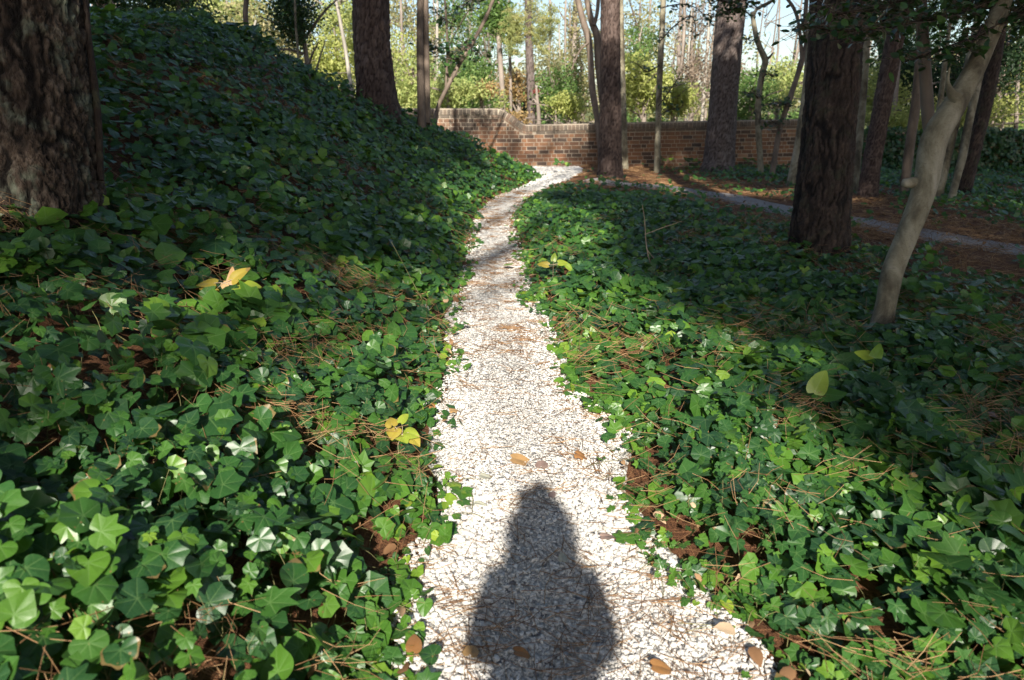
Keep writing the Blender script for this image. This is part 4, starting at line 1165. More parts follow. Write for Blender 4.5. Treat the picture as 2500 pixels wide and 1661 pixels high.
# ------------------------------------------------------------------ woodland beyond the wall
BG = [ # px, py, t, rx, rz, n, size, mat, label
 (1010, 215, 27, 1.3, 1.5, 2300, .17, 'bg_pale', 'pale yellow leaved shrub above the high part of the wall'),
 (1090, 235, 25, 1.2, .8, 1700, .15, 'bg_pale', 'cream leaved shrub just above the coping behind the leaning sapling'),
 (1150, 175, 30, 1.6, .75, 2400, .15, 'bg_green', 'bright green flat topped shrub behind the leaning sapling'),
 (1130, 240, 28, 1.6, 1.1, 2400, .15, 'bg_green', 'mid green shrub above the curved step of the wall'),
 (1172, 222, 26, .6, .42, 520, .14, 'bg_orange', 'small golden orange leaved shrub above the curved step'),
 (1262, 210, 29, .8, 1.1, 900, .14, 'bg_orange', 'rust leaved bush between the ivy clad trunk and the big far pine'),
 (1268, 296, 24, .6, .32, 420, .11, 'bg_orange', 'low peach coloured shrub peeping over the low coping'),
 (1310, 224, 26, .14, .10, 50, .08, 'bg_red', 'small red leaved twig right of the big far pine'),
 (1275, 250, 32, 1.2, 1.3, 1800, .16, 'bg_dark', 'dark evergreen behind the big far pine'),
 (1350, 230, 27, 1.1, 1.1, 2000, .14, 'bg_green', 'fresh green shrub right of the big far pine'),
 (1385, 262, 25, .8, .5, 1300, .13, 'bg_lime', 'yellow green low bush above the coping left of the crooked stems'),
 (1420, 200, 30, 1.3, 1.5, 2200, .15, 'bg_olive', 'olive leaved tree behind the crooked stems'),
 (1340, 175, 33, 1.6, 1.4, 1700, .16, 'bg_olive', 'thin olive crowned tree behind the big far pine'),
 (1570, 215, 26, 1.15, 1.2, 3600, .15, 'bg_lime', 'rounded bright yellow green bush behind the thin pale trunk'),
 (1640, 240, 27, .9, .9, 2100, .15, 'bg_lime', 'smaller yellow green bush right of the rounded bright one'),
 (1690, 190, 31, 1.2, 1.8, 1300, .16, 'bg_brown', 'bare brownish thicket left of the greyish pine'),
 (1830, 250, 29, 1.6, 1.2, 3000, .16, 'bg_green', 'pale sunny green thicket behind the bent holly trunk'),
 (1900, 215, 33, 1.8, 1.5, 2600, .18, 'bg_pale', 'washed out green thicket left of the dark pine'),
 (1790, 200, 38, 1.8, 1.6, 1600, .20, 'bg_brown', 'hazy brown thicket below the bright sky gap'),
 (2130, 260, 24, 1.2, 1.5, 2600, .14, 'bg_lime', 'sunlit yellow green shrub showing between the dark and the leaning pine'),
 (2200, 210, 27, 1.5, 1.9, 3400, .17, 'bg_dark', 'dark evergreen mass behind the leaning pine'),
 (2180, 285, 22.5, .9, .6, 1500, .12, 'bg_lime', 'low sunlit bush above the dark wall'),
 (2330, 200, 24, 1.6, 1.8, 3600, .15, 'bg_dark', 'dark leafy tree behind the leaning pale tree'),
 (2450, 150, 22, 1.5, 1.9, 3800, .13, 'bg_dark', 'dense dark holly filling the right edge'),
 (2460, 200, 24, 1.8, 1.7, 3000, .15, 'bg_lime', 'sun flecked yellow green tree glimpsed behind the right edge holly'),
 (2400, 290, 21.9, 2.0, .55, 2600, .12, 'bg_lime', 'sunlit hedge just above the wall near the right edge'),
 (560, 60, 24, 2.2, 1.5, 4200, .17, 'bg_pale', 'blurred pale green tree beyond the bank crest, upper left'),
 (660, 110, 23, 1.6, 1.6, 2600, .16, 'bg_olive', 'olive thicket behind the dark holly'),
 (820, 130, 24, 1.2, 1.6, 2800, .15, 'bg_lime', 'yellowish autumn tree left of the thick bank pine'),
 (830, 40, 30, 1.4, 1.6, 1700, .16, 'bg_pale', 'tall pale leaved tree left of the thick bank pine'),
 (960, 170, 32, 1.6, 2.0, 2300, .16, 'bg_lime', 'yellow green tree right of the thick bank pine'),
 (480, 20, 28, 2.2, 1.2, 2500, .18, 'bg_pale', 'pale tree above the bank behind the dark evergreen'),
 (980, 60, 38, 2.0, 2.2, 1500, .19, 'bg_olive', 'thin crowned olive tree rising above the twin stems'),
 (1090, 60, 36, 2.0, 2.0, 1500, .17, 'bg_green', 'airy green tree crown above the leaning sapling'),
 (1190, 60, 40, 1.4, 2.2, 1500, .18, 'bg_green', 'blue green crown left of the far pine foliage'),
 (1390, 70, 42, 1.6, 2.6, 900, .18, 'bg_olive', 'sparse autumn crown left of the crooked stems'),
 (1560, 60, 38, 1.8, 2.4, 1300, .18, 'bg_olive', 'sparse brown and green crown right of the straight pine'),
 (1560, 110, 34, 1.0, 1.0, 900, .16, 'bg_green', 'small green crown just right of the straight pine'),
 (1690, 70, 44, 1.8, 2.4, 700, .19, 'bg_brown', 'nearly leafless crown left of the greyish pine top'),
 (2160, 60, 30, 1.6, 1.6, 2200, .16, 'bg_dark', 'dark crown at the top between dark and leaning pine'),
 (2300, 40, 28, 2.0, 1.8, 3200, .15, 'bg_dark', 'dark crown at the top behind the leaning pale tree'),
]
for px, py, t, rx, rz, n, size, mt, lab in BG:
    n = int(n * 1.5); size *= .90
    bush('tree' if rz > 1.3 else 'shrub', lab, 'tree' if rz > 1.3 else 'shrub', px, py, t, rx, rz, n, size, M[mt], nper=26, clump=.30)

# slim trunks beyond the wall
FT = [ # px path, t, mat, label
 ([(1298, 320, 20), (1296, 200, 19), (1291, 100, 17), (1289, -20, 16)], 27, 'pine_bark_grey', 'far pine with a bushy sunlit top, the thickest trunk beyond the wall'),
 ([(1228, 290, 17), (1224, 190, 13), (1218, 90, 12), (1215, -20, 10)], 28, 'bg_bark', 'straight far trunk wrapped in ivy at its foot'),
 ([(1247, 290, 8), (1246, 200, 8), (1244, 100, 7), (1242, -20, 6)], 28.5, 'bg_bark', 'thin far trunk between the ivy wrapped one and the far pine'),
 ([(1068, 250, 8), (1067, 130, 7), (1068, -20, 6)], 33, 'bg_pale_bark', 'whitish slender trunk seen through the twin stems and sapling'),
 ([(1142, 220, 7), (1142, 80, 6), (1141, -20, 6)], 38, 'bg_pale_bark', 'pinkish thin trunk behind the leaning sapling'),
 ([(1383, 290, 6), (1381, 190, 6), (1380, 60, 5), (1382, -20, 4)], 31, 'bg_bark', 'thin brown trunk in the green shrubs left of the crooked stems'),
 ([(1404, 240, 14), (1402, 120, 12), (1406, -20, 11)], 42, 'bg_bark', 'far ivy dressed trunk in the bright gap left of the crooked stems'),
 ([(1366, 280, 5), (1367, 190, 5), (1365, 60, 4)], 34, 'bg_pale_bark', 'spindly pale trunk beside the thin brown one'),
 ([(1655, 180, 9), (1660, 60, 8), (1664, -20, 8)], 44, 'bg_bark', 'faint grey trunk right of the thin pale trunk'),
 ([(1714, 285, 8), (1720, 200, 8), (1728, 100, 7), (1735, -20, 6)], 34, 'bg_pale_bark', 'pale slanting trunk just left of the greyish pine'),
 ([(1678, 280, 5), (1680, 150, 5), (1690, 0, 4)], 36, 'bg_pale_bark', 'very thin pale trunk in the bare thicket'),
 ([(1580, 160, 6), (1585, 60, 5), (1590, -20, 5)], 40, 'bg_bark', 'thin trunk above the rounded yellow green bush'),
 ([(878, 240, 6), (872, 120, 6), (868, -20, 5)], 30, 'bg_bark', 'thin trunk hidden mostly by the thick bank pine'),
 ([(985, 250, 7), (982, 130, 7), (978, -20, 6)], 36, 'bg_bark', 'grey trunk between the bank pine and the twin stems'),
 ([(1340, 140, 7), (1344, 60, 6), (1342, -20, 6)], 45, 'bg_bark', 'distant trunk right of the far pine foliage'),
 ([(1100, 170, 6), (1104, 80, 5), (1108, -20, 5)], 42, 'bg_bark', 'distant trunk behind the holly sprays of the sapling'),
 ([(2180, 320, 14), (2188, 200, 13), (2200, 80, 12)], 23, 'bg_bark', 'dim trunk in the evergreens right of the leaning pine'),
 ([(2480, 330, 9), (2484, 200, 9), (2492, 80, 8)], 22, 'bg_bark', 'thin dark trunk at the right edge beyond the wall'),
]
for i, (pts, t, mt, lab) in enumerate(FT):
    r, _ = trunk_tree('tree', lab, 'tree', M[mt], pts, t=t, top=9 if pts[-1][1] < 0 else None, segs=12 if i else 40, dz=.3 if i else .08, bark=(.1, .12, .02) if i == 0 else None, seed=40 + i, sink=2.5)
    if i == 0:
        blobs = [(at(a, b_, 27 + rng.normal(0, .4)), (rr, rr, rr * .75), n) for a, b_, rr, n in
                 [(1285, 55, .75, 2600), (1250, 65, .55, 1500), (1325, 60, .55, 1500), (1260, 100, .4, 900), (1320, 95, .45, 900), (1255, 115, .35, 500), (1340, 40, .4, 700), (1300, 85, .3, 500)]]
        crown(r, [(c_, (r_[0] * 1.3, r_[1] * 1.3, r_[2] * 2.0), int(n_ * .36)) for c_, r_, n_ in blobs], .26, M['needles'], aspect=.12, clump=.14, nper=16, sun_bias=0)
    if i == 1:
        crown(r, [(at(1226, 260, 28), (.35, .3, 1.0), 900)], .09, M['bg_pale'], name='ivy_cover', clump=.08)
        crown(r, [(at(1210, 30, 28), (.9, .8, .8), 1500), (at(1225, 60, 28), (.8, .8, .5), 800)], .17, M['bg_green'])
    if i == 6:
        crown(r, [(at(1403, 60, 42), (.5, .5, 2.5), 900)], .16, M['bg_olive'], name='ivy_cover')

# far-off wood closing the view
fb = []
for k in range(90):
    x = rng.uniform(-46, 52); y = rng.uniform(50, 72)
    hgt = rng.uniform(3.0, 6.0) + (2.0 if (x < -2 or x > 26) else 0) - (2.5 if 16 < x < 24 else 0)
    fb.append(((x, y, hgt * .5 + .3), (rng.uniform(1.8, 3.2), 2.0, hgt * .62), 360))
V, F_, L = cloud(fb, .42, nper=20, clump=.3)
obj('far_woods', mesh('far_woods', V, F_, {'luv': L}, smooth=False), M['bg_olive'], kind='stuff', label='far off autumn woods closing the view')
fb = []
for k in range(40):
    x = rng.uniform(-30, 34); y = rng.uniform(34, 46)
    fb.append(((x, y, .9), (rng.uniform(1.2, 2.2), 1.2, 1.3), 420))
V, F_, L = cloud(fb, .24, nper=16, clump=.25)
obj('undergrowth', mesh('undergrowth', V, F_, {'luv': L}, smooth=False), M['bg_green'], kind='stuff', label='mixed green undergrowth below the far trees')
parts = []
for k in range(60):
    x = rng.uniform(-34, 40); y = rng.uniform(40, 66); h_ = rng.uniform(7, 13); rr = rng.uniform(.05, .14)
    parts.append(tube(np.array([[x, y, -.3], [x + rng.normal(0, .3), y, h_ * .5], [x + rng.normal(0, .6), y, h_]]), np.array([rr, rr * .8, rr * .4]), 6, 8))
    for q in range(9):
        z0 = rng.uniform(2.5, h_ * .9); d = np.array([rng.normal(0, 1.3), rng.normal(0, .8), rng.uniform(.4, 1.6)])
        parts.append(tube(np.array([[x, y, z0], [x, y, z0] + d * .5, [x, y, z0] + d + [0, 0, .2]]), np.array([.035, .025, .012]), 4, 4))
V, F_, L = merge(parts)
obj('distant_woods', mesh('distant_woods', V, F_, {'luv': L}), M['bg_bark'], kind='stuff', label='distant bare trunks and branches against the sky')
fb = []
for k in range(60):
    x = rng.uniform(-30, 36); y = rng.uniform(44, 62); z = rng.uniform(5, 11)
    if 16 < x / (y / 50) < 25: continue
    fb.append(((x, y, z), (1.6, 1.4, 1.6), 170))
V, F_, L = cloud(fb, .26, nper=6, clump=.3)
obj('treetop_foliage', mesh('treetop_foliage', V, F_, {'luv': L}, smooth=False), M['bg_olive'], kind='stuff', label='thin autumn leaves high in the distant trees')

# ------------------------------------------------------------------ canopy trees behind and beside the camera (they cast the shade)
K = 1 / math.tan(SUN_EL)
def shade_tree(label, trunk_xy, targets, zc, seed):
    """targets: ground spots whose sun this crown filters: (x, y, z, radius, leaves)"""
    tx, ty = trunk_xy
    g = float(gz(tx, ty))
    root = thing('canopy_tree', (tx, ty, g), label, 'tree')
    blobs = []; parts = [tube(np.array([[tx, ty, g - .3], [tx + .1, ty, zc * .5], [tx, ty, zc + 1]]), np.array([.24, .2, .08]), 20, 24, seed=seed)]
    for (x, y, z, r, n) in targets:
        n = int(n * (1.0 if y > 17 and x < 6 else 2.6 if x > 3 else 2.0 if x > 1 and y > 4.5 else 2.3 if x < -1 and y > 5.5 else 1.5))
        L_ = (zc - z) * K
        c = np.array([x - L_ * math.sin(SUN_AZ), y - L_ * math.cos(SUN_AZ), zc])
        blobs.append((c, (r, r, r * .7), n))
        parts.append(tube(np.array([[tx, ty, zc * .55], (np.array([tx, ty, zc * .8]) + c) / 2, c]), np.array([.10, .07, .03]), 8, 12))
    V, F_, L = merge(parts)
    obj('trunk', mesh('trunk', V, F_, {'luv': L}), M['brown_smooth'], root)
    crown(root, [(c_, r_, int(n_ * .6)) for c_, r_, n_ in blobs], .26, M['holly'], aspect=.75, clump=.30, nper=10)
ST = [
 ('spreading evergreen behind the viewer shading the lower bank', (-5.5, -6.5), [(-3.2, 6.3, 1.6, 1.5, 900), (-5.2, 6.2, 2.6, 1.8, 1200), (-2.2, 8.2, .9, 1.2, 600)], 7.5),
 ('spreading evergreen beside the viewer shading the upper bank', (-7.5, -1.0), [(-4.4, 9.0, 2.2, 1.9, 1400), (-6.8, 9.0, 3.2, 2.0, 1400), (-2.2, 10.8, 1.0, 1.3, 700)], 7.5),
 ('spreading evergreen on the bank shading its far end', (-8.5, 3.5), [(-5.0, 12.2, 2.7, 1.8, 1300), (-3.2, 13.2, 1.6, 1.6, 1000), (-1.6, 14.5, .7, 1.4, 800), (-7.5, 11.5, 3.3, 1.6, 900)], 7.5),
 ('tall evergreen right of the viewer shading the dark pine', (6.2, -5.0), [(3.4, 7.6, 1.4, 1.3, 1100), (2.6, 7.6, .1, 1.0, 500), (4.6, 6.2, .2, 1.7, 1300), (4.4, 8.8, .8, 1.6, 1200)], 7.5),
 ('tall evergreen right of the viewer shading the grey path', (8.5, 0.0), [(5.2, 10.5, .4, 1.8, 1300), (7.2, 9.8, .5, 2.0, 1400), (3.6, 11.5, .2, 1.3, 500), (7.5, 13.2, 1.2, 2.0, 1400)], 8.0),
 ('tall evergreen right of the viewer shading the leaning tree', (7.5, -8.5), [(3.4, 5.0, .3, .9, 420), (4.8, 4.3, .2, 1.5, 1100), (3.2, 3.9, 0, .8, 300), (6.4, 5.6, .8, 1.8, 1200)], 7.0),
 ('broad evergreen far to the right shading the wall', (12.5, 4.5), [(9.5, 17.0, 1.0, 2.1, 1500), (7.0, 16.6, .9, 1.8, 1000), (12.5, 17.5, 1.0, 2.3, 1500), (9.5, 19.5, 3.4, 2.0, 1300), (12.5, 19.5, 3.4, 2.2, 1300)], 8.5),
 ('broad evergreen far to the right shading the slim trunks', (14.0, 0.5), [(10.5, 13.0, 1.0, 2.2, 1600), (8.0, 15.5, 3.0, 2.0, 1200), (11.0, 15.5, 3.0, 2.2, 1400), (5.4, 14.8, .5, 1.3, 420)], 8.5),
 ('high thin crowned tree behind the viewer dappling the far path', (3.2, -9.0), [(1.3, 12.0, .2, 1.0, 260), (2.2, 14.2, .2, 1.3, 420), (2.4, 17.3, .6, 1.5, 480)], 10.0),
 ('high thin crowned tree behind the viewer dappling the wall', (-3.5, -12.0), [(3.9, 20.8, 1.0, 1.4, 420), (6.2, 20.8, 1.1, 1.5, 1500), (2.2, 19.4, .6, 1.0, 160), (.2, 20.8, .9, 1.0, 170), (2.8, 9.0, .1, 1.3, 500), (2.4, 10.8, .2, 1.2, 500)], 11.0),
 ('evergreen behind the viewer shading the massive left tree', (-6.5, -9.0), [(-3.05, 3.75, 1.7, .42, 600), (-2.45, 3.75, 1.9, .16, 60), (-3.4, 4.6, 2.2, .9, 420), (-4.2, 4.6, 2.4, 1.3, 700)], 6.0),
]
ST += [
 ('leafy evergreen close behind the viewer shading the right mound', (3.6, -5.5), [(1.8, 6.6, .1, .95, 800), (2.3, 5.4, .1, 1.0, 700), (2.2, 8.4, .1, 1.1, 700), (2.4, 9.2, .1, 1.3, 800)], 7.0),
 ('open crowned tree behind the viewer dappling the right ivy', (5.0, -10.0), [(2.1, 2.6, 0, .8, 110), (1.6, 3.6, 0, .7, 110), (2.9, 3.3, 0, .8, 330), (2.7, 4.3, .1, .9, 800), (2.2, 4.9, .1, .7, 400), (4.2, 3.2, .1, 1.2, 800)], 8.0),
 ('open crowned tree behind the viewer dappling the left ivy', (-4.5, -10.5), [(-1.9, 4.9, .6, .9, 330), (-1.4, 6.2, .4, .8, 330), (-2.9, 5.2, 1.2, 1.0, 520), (-1.6, 8.2, .5, .8, 420)], 8.0),
 ('dense evergreen far to the right darkening the distant wall', (17.0, 5.5), [(11.5, 20.6, .8, 2.6, 3000), (15.5, 20.6, .8, 2.4, 2200), (10.5, 15.5, .6, 2.4, 2200), (14.0, 17.5, 1.2, 2.4, 2200), (8.2, 19.2, 1.0, 1.8, 1300)], 9.0),
 ('high crowned tree left behind the viewer shading the bank pine and wall', (-9.5, -7.0), [(-2.8, 13.0, 2.6, 1.0, 600), (-3.0, 13.6, 4.2, 1.2, 700), (-1.0, 20.8, 1.2, 1.0, 160), (1.2, 20.8, .7, 1.0, 160), (2.6, 17.6, 2.4, 1.1, 500)], 11.5),
]
def overhead(label, trunk_xy, blobs, zc, seed):  # crowns added overhead, out of view, to cut skylight on the ground below
    tx, ty = trunk_xy; g = float(gz(tx, ty)); root = thing('canopy_tree', (tx, ty, g), label, 'tree')
    parts = [tube(np.array([[tx, ty, g - .3], [tx + .1, ty, zc * .5], [tx, ty, zc + 1]]), np.array([.24, .2, .08]), 20, 24, seed=seed)]
    bl = []
    for x, y, r, n in blobs:
        bl.append(((x, y, zc), (r, r, r * .5), n)); parts.append(tube(np.array([[tx, ty, zc * .6], [(tx + x) / 2, (ty + y) / 2, zc * .85], [x, y, zc]]), np.array([.10, .07, .03]), 8, 12))
    V, F_, L = merge(parts); obj('trunk', mesh('trunk', V, F_, {'luv': L}), M['brown_smooth'], root)
    crown(root, [(c_, r_, int(n_ * 1.5)) for c_, r_, n_ in bl], .36, M['holly'], aspect=.7, clump=.35, nper=12)
overhead('unseen tall tree added to shade the flat to the right of the viewer', (9.0, 3.2), [(5.5, 4.5, 2.4, 1300), (8.5, 7, 2.8, 1500), (4.6, 9.0, 2.2, 1100), (8.0, 11.5, 2.8, 1500)], 8.5, 81)
overhead('unseen tall tree added to shade the far right near the grey path', (16.0, 9.5), [(12, 10, 2.8, 1500), (12.5, 15, 3.0, 1600), (9.0, 15.5, 2.6, 1300), (13, 20, 3.0, 1500)], 9.0, 82)
overhead('unseen tall tree added to shade the bank left of the viewer', (-10.5, 4.0), [(-6, 4.5, 2.4, 1300), (-5.2, 8.0, 2.4, 1300), (-8.5, 9.0, 2.4, 1200), (-3.6, 5.4, 1.6, 800), (-4.6, 11.5, 2.0, 1000)], 8.5, 83)
for i, (lab, xy, tg, zc) in enumerate(ST): shade_tree(lab, xy, tg, zc, 60 + i)

# ------------------------------------------------------------------ fallen leaves and small plants
def fallen(name, label, px, py, size, kind, mat, tipx=1.0, tipy=.3, up=.035, curl=.2, cat='leaf'):
    ins = flat(px, py)
    g, t = hit(px, py) if not (xl(ins[1]) < ins[0] < xr(ins[1])) else (np.array([ins[0], ins[1], 0.02]), 0)
    P = np.array([g[0], g[1], g[2] + up])
    V, F_, L = leaves(np.zeros((1, 3)), np.array([[rng.normal(0, .12), -.15, 1]]), np.array([[tipx, tipy, 0]]), np.array([size]), np.array([rng.uniform(0, 1)]), kind, 2, np.array([curl]), np.array([.12]))
    V2 = V - np.array([0, 0, .0015])
    V = np.vstack([V, V2]); n = len(V2)
    F_ = F_ + [np.flip(f + n, 1) for f in F_]; L = np.vstack([L, L])
    obj(name, mesh(name, V, F_, {'luv': L}), mat, None, Vector(P), label, cat)
for a in [('fallen_leaf', 'large round tan leaf lying in the middle of the shell path', 1255, 1138, 0.100, 'broad', M['tan_leaf'], 1, -.05, .02, .1),
          ('fallen_leaf', 'small pinkish leaf touching the large round tan leaf', 1322, 1155, 0.040, 'round', M['mauve_leaf'], .2, 1, .02, .1),
          ('fallen_leaf', 'ragged orange leaf on the shells right of the large tan leaf', 1412, 1128, 0.048, 'ivy', M['orange_leaf'], 1, -.3, .02, .3),
          ('fallen_leaf', 'dull purple leaf beside a fresh green one near the right ivy', 1470, 1332, 0.056, 'broad', M['mauve_leaf'], 1, .0, .02, .15),
          ('fallen_leaf', 'orange brown leaf in the shadow at the bottom of the path', 1260, 1616, 0.048, 'broad', M['orange_leaf'], 1, .1, .02, .2),
          ('fallen_leaf', 'orange leaf cut by the bottom edge of the picture', 1595, 1652, 0.060, 'broad', M['orange_leaf'], 1, .0, .02, .2),
          ('fallen_leaf', 'round brown leaf left of the shadow near the bottom', 1150, 1620, 0.028, 'round', M['tan_leaf'], .3, 1, .02, .1),
          ('fallen_leaf', 'upright orange leaf at the left ivy edge near the bottom', 1010, 1620, 0.060, 'broad', M['orange_leaf'], .1, 1, .03, .2),
          ('fallen_leaf', 'small orange leaf below the right ivy fringe', 1592, 1400, 0.032, 'broad', M['orange_leaf'], 1, -.1, .02, .2),
          ('fallen_leaf', 'small tan leaf on the left half of the path, the farthest one', 1104, 1018, 0.040, 'ivy', M['tan_leaf'], 1, .2, .02, .3),
          ('fallen_leaf', 'brown curled leaf at the edge of the left ivy', 1052, 1002, 0.048, 'broad', M['orange_leaf'], .6, -1, .03, .5),
          ('fallen_leaf', 'bleached greenish leaf on the shells left of the shadow', 1160, 1248, 0.048, 'oval', M['grey_leaf'], 1, -.4, .02, .2),
          ('fallen_leaf', 'pale bleached leaf left of the large tan leaf', 1175, 1180, 0.048, 'broad', M['grey_leaf'], 1, -.4, .02, .1),
          ('fallen_leaf', 'grey leaf standing on edge inside the shadow', 1373, 1395, 0.040, 'broad', M['grey_leaf'], .2, 1, .025, .3),
          ('fallen_leaf', 'pinkish grey leaf in the shadow of the neck', 1345, 1232, 0.040, 'broad', M['mauve_leaf'], .5, 1, .02, .1),
          ('ivy_leaf', 'single fresh green ivy leaf lying on the shells by the right ivy', 1522, 1338, 0.060, 'ivy', M['ivy'], -.3, 1, .02, .1),
          ('ivy_leaf', 'single yellow green leaf on the shells beside the left ivy', 1138, 1222, 0.032, 'ivy', M['lime_leaf'], .3, 1, .02, .1),
          ('fallen_leaf', 'large brown dry leaf caught in the left ivy', 403, 1003, 0.068, 'ivy', M['tan_leaf'], 1, .2, .15, .4),
          ('fallen_leaf', 'torn dark red leaf caught in the lower left ivy', 562, 1580, 0.021, 'ivy', M['bg_red'], 1, .5, .17, .4),
          ('fallen_leaf', 'long dry tan leaf in the shaded ivy at the right edge', 2430, 1245, 0.080, 'broad', M['tan_leaf'], 1, -.4, .12, .4),
          ('fallen_leaf', 'pale brown leaf in the shaded ivy right of the seedling', 2400, 1068, 0.064, 'broad', M['mauve_leaf'], 1, .1, .12, .3),
          ('fallen_leaf', 'small pinkish dry leaf in the ivy foremost of the shaded slope', 2210, 1240, 0.040, 'broad', M['tan_leaf'], 1, .4, .14, .3)]:
    fallen(*a)

def plant_at(name, label, px, py, lift, specs, mat, kind, stem=True, smat=None):
    """a seedling whose leaves are given in the picture: (px, py, size, tip dx, tip dy(world z), normal tilt, material)"""
    g, t = hit(px, py)
    root = thing(name, g, label, 'plant')
    top = g + [0, 0, lift]; A_, B_ = [g - [0, 0, .03]], [top]
    for (dx, dz, size, tx, ty, tz, nx, ny, nz, mt, kd) in specs:
        e = top + np.array([dx, 0, dz])
        V, F_, L = leaves(np.zeros((1, 3)), np.array([[nx, ny, nz]], float), np.array([[tx, ty, tz]], float), np.array([size]), np.array([rng.uniform(0, 1)]), kd, 2, np.array([.25]), np.array([.2]))
        obj('leaf', mesh('leaf', V, F_, {'luv': L}), M[mt], root, Vector(e) - root.location)
        A_.append(top); B_.append(e)
    obj('stem', strands(np.array(A_), np.array(B_) + 1e-4, .003, np.full(len(A_), .5), sag=0), M['twig'], root)
plant_at('yellow_seedling', 'yellow autumn seedling with a shrivelled leaf standing in the left ivy', 560, 800, .24,
   [(-.05, .0, .10, -1, -.1, .25, .1, -.6, 1, 'yellow_leaf', 'broad'), (-.04, -.03, .085, -1, -.3, -.1, 0, -.7, 1, 'yellow_leaf', 'broad'), (.05, .02, .10, .9, .2, .7, -.3, -1, .5, 'yellow_leaf', 'broad'),
    (.06, -.01, .13, 1, .2, -.1, 0, -.4, 1, 'lime_leaf', 'broad'), (0, 0, .10, .4, -.4, -.5, -.2, -1, .5, 'tan_leaf', 'oval'), (.03, .0, .09, .2, .2, .7, .2, -1, .3, 'tan_leaf', 'oval')], None, None)
plant_at('yellow_seedling', 'lemon yellow seedling at the edge of the left ivy beside the path', 985, 1140, .15,
   [(-.03, .02, 0.049, -.4, -1, .1, -.2, -.5, 1, 'yellow_leaf', 'heart'), (-.04, .05, 0.043, -.2, .6, .3, -.1, -.6, 1, 'yellow_leaf', 'heart'), (0, 0, 0.052, .5, -1, -.1, .1, -.5, 1, 'lime_leaf', 'heart'),
    (.03, .01, 0.052, 1, -.3, .1, .1, -.4, 1, 'lime_leaf', 'heart'), (.0, .06, 0.052, .3, .8, .3, .1, -.7, 1, 'lime_leaf', 'broad'), (.05, -.02, 0.046, .9, -.9, -.1, .1, -.4, 1, 'yellow_leaf', 'heart')], None, None)
plant_at('broadleaf_seedling', 'seedling with one bright and one dull broad leaf in the right ivy', 1975, 1050, .20,
   [(0, 0, 0.122, .5, .2, .9, -.2, -1, .5, 'lime_leaf', 'broad'), (.01, -.01, 0.144, 1, -.15, -.1, 0, -.5, 1, 'ivy', 'broad')], None, None)
plant_at('broadleaf_seedling', 'taller seedling with a whorl of oval leaves behind the bright leaf', 2115, 985, .26,
   [(-.0, 0, 0.101, -.9, -.1, .5, .2, -.7, .8, 'lime_leaf', 'broad'), (0, 0, 0.094, .6, .2, .8, -.2, -1, .5, 'ivy', 'broad'), (0, 0, 0.094, 1, -.1, .1, 0, -.5, 1, 'ivy', 'broad'), (0, 0, 0.086, -1, -.2, -.1, 0, -.5, 1, 'ivy', 'broad'),
    (0, 0, 0.072, .1, -.9, .0, 0, -.5, 1, 'ivy', 'broad')], None, None)
plant_at('broadleaf_seedling', 'yellowish seedling with spotted leaves on the mound right of the path', 1350, 690, .16,
   [(-.05, 0, 0.094, -.5, -.3, .4, .1, -.8, .6, 'yellow_leaf', 'broad'), (.05, .02, 0.086, .8, -.1, .2, .1, -.8, .8, 'lime_leaf', 'broad'), (.12, 0, 0.079, .6, -.5, -.2, .1, -.8, .8, 'lime_leaf', 'broad'), (0, .04, 0.072, .2, .2, .8, 0, -1, .3, 'lime_leaf', 'broad')], None, None)
# arching dry stems and twigs
def twig(label, pts, zs, w=.003, name='dry_twig', mat=None, branches=()):
    base, t = hit(pts[0][0], pts[0][1])
    P = []
    for (a, b_), z in zip(pts, zs):
        P.append(at(a, b_, t - z))
    P = np.array(P); P[0, 2] = gz(P[0, 0], P[0, 1]) - .01
    root = thing(name, P[0], label, 'twig')
    parts = [tube(P, np.linspace(w, w * .5, len(P)), 6, 30)]
    for br in branches:
        Q = np.array([at(a, b_, t - z) for a, b_, z in br]); parts.append(tube(Q, np.linspace(w * .8, w * .4, len(Q)), 5, 14))
    V, F_, L = merge(parts)
    obj('stem', mesh('stem', V, F_, {'luv': L}), mat or M['twig'], root)
twig('pale dry stem arching over the lower left ivy', [(838, 1428), (815, 1385), (770, 1345), (725, 1322), (690, 1320)], [0, .03, .05, .05, .04], .0035)
twig('thin forked bare twig standing in the shaded ivy of the right mound', [(1592, 660), (1578, 600), (1574, 540), (1568, 500)], [0, 0, 0, 0], .007, branches=[[(1574, 572, 0), (1620, 555, .0), (1665, 540, 0)], [(1580, 610, 0), (1600, 635, 0), (1620, 655, 0)]])
twig('brown dead stem leaning out of the ivy at the right edge', [(2342, 1320), (2355, 1265), (2385, 1205)], [0, 0, 0], .006)
twig('green grass stalk bending toward the path from the left ivy', [(1075, 800), (1030, 730), (985, 645), (955, 590)], [0, 0, 0, 0], .003, mat=M['stem'])
twig('dry brown stem hooked over the lower right corner ivy', [(2440, 1640), (2448, 1560), (2470, 1530), (2490, 1548)], [0, 0, 0, 0], .004)

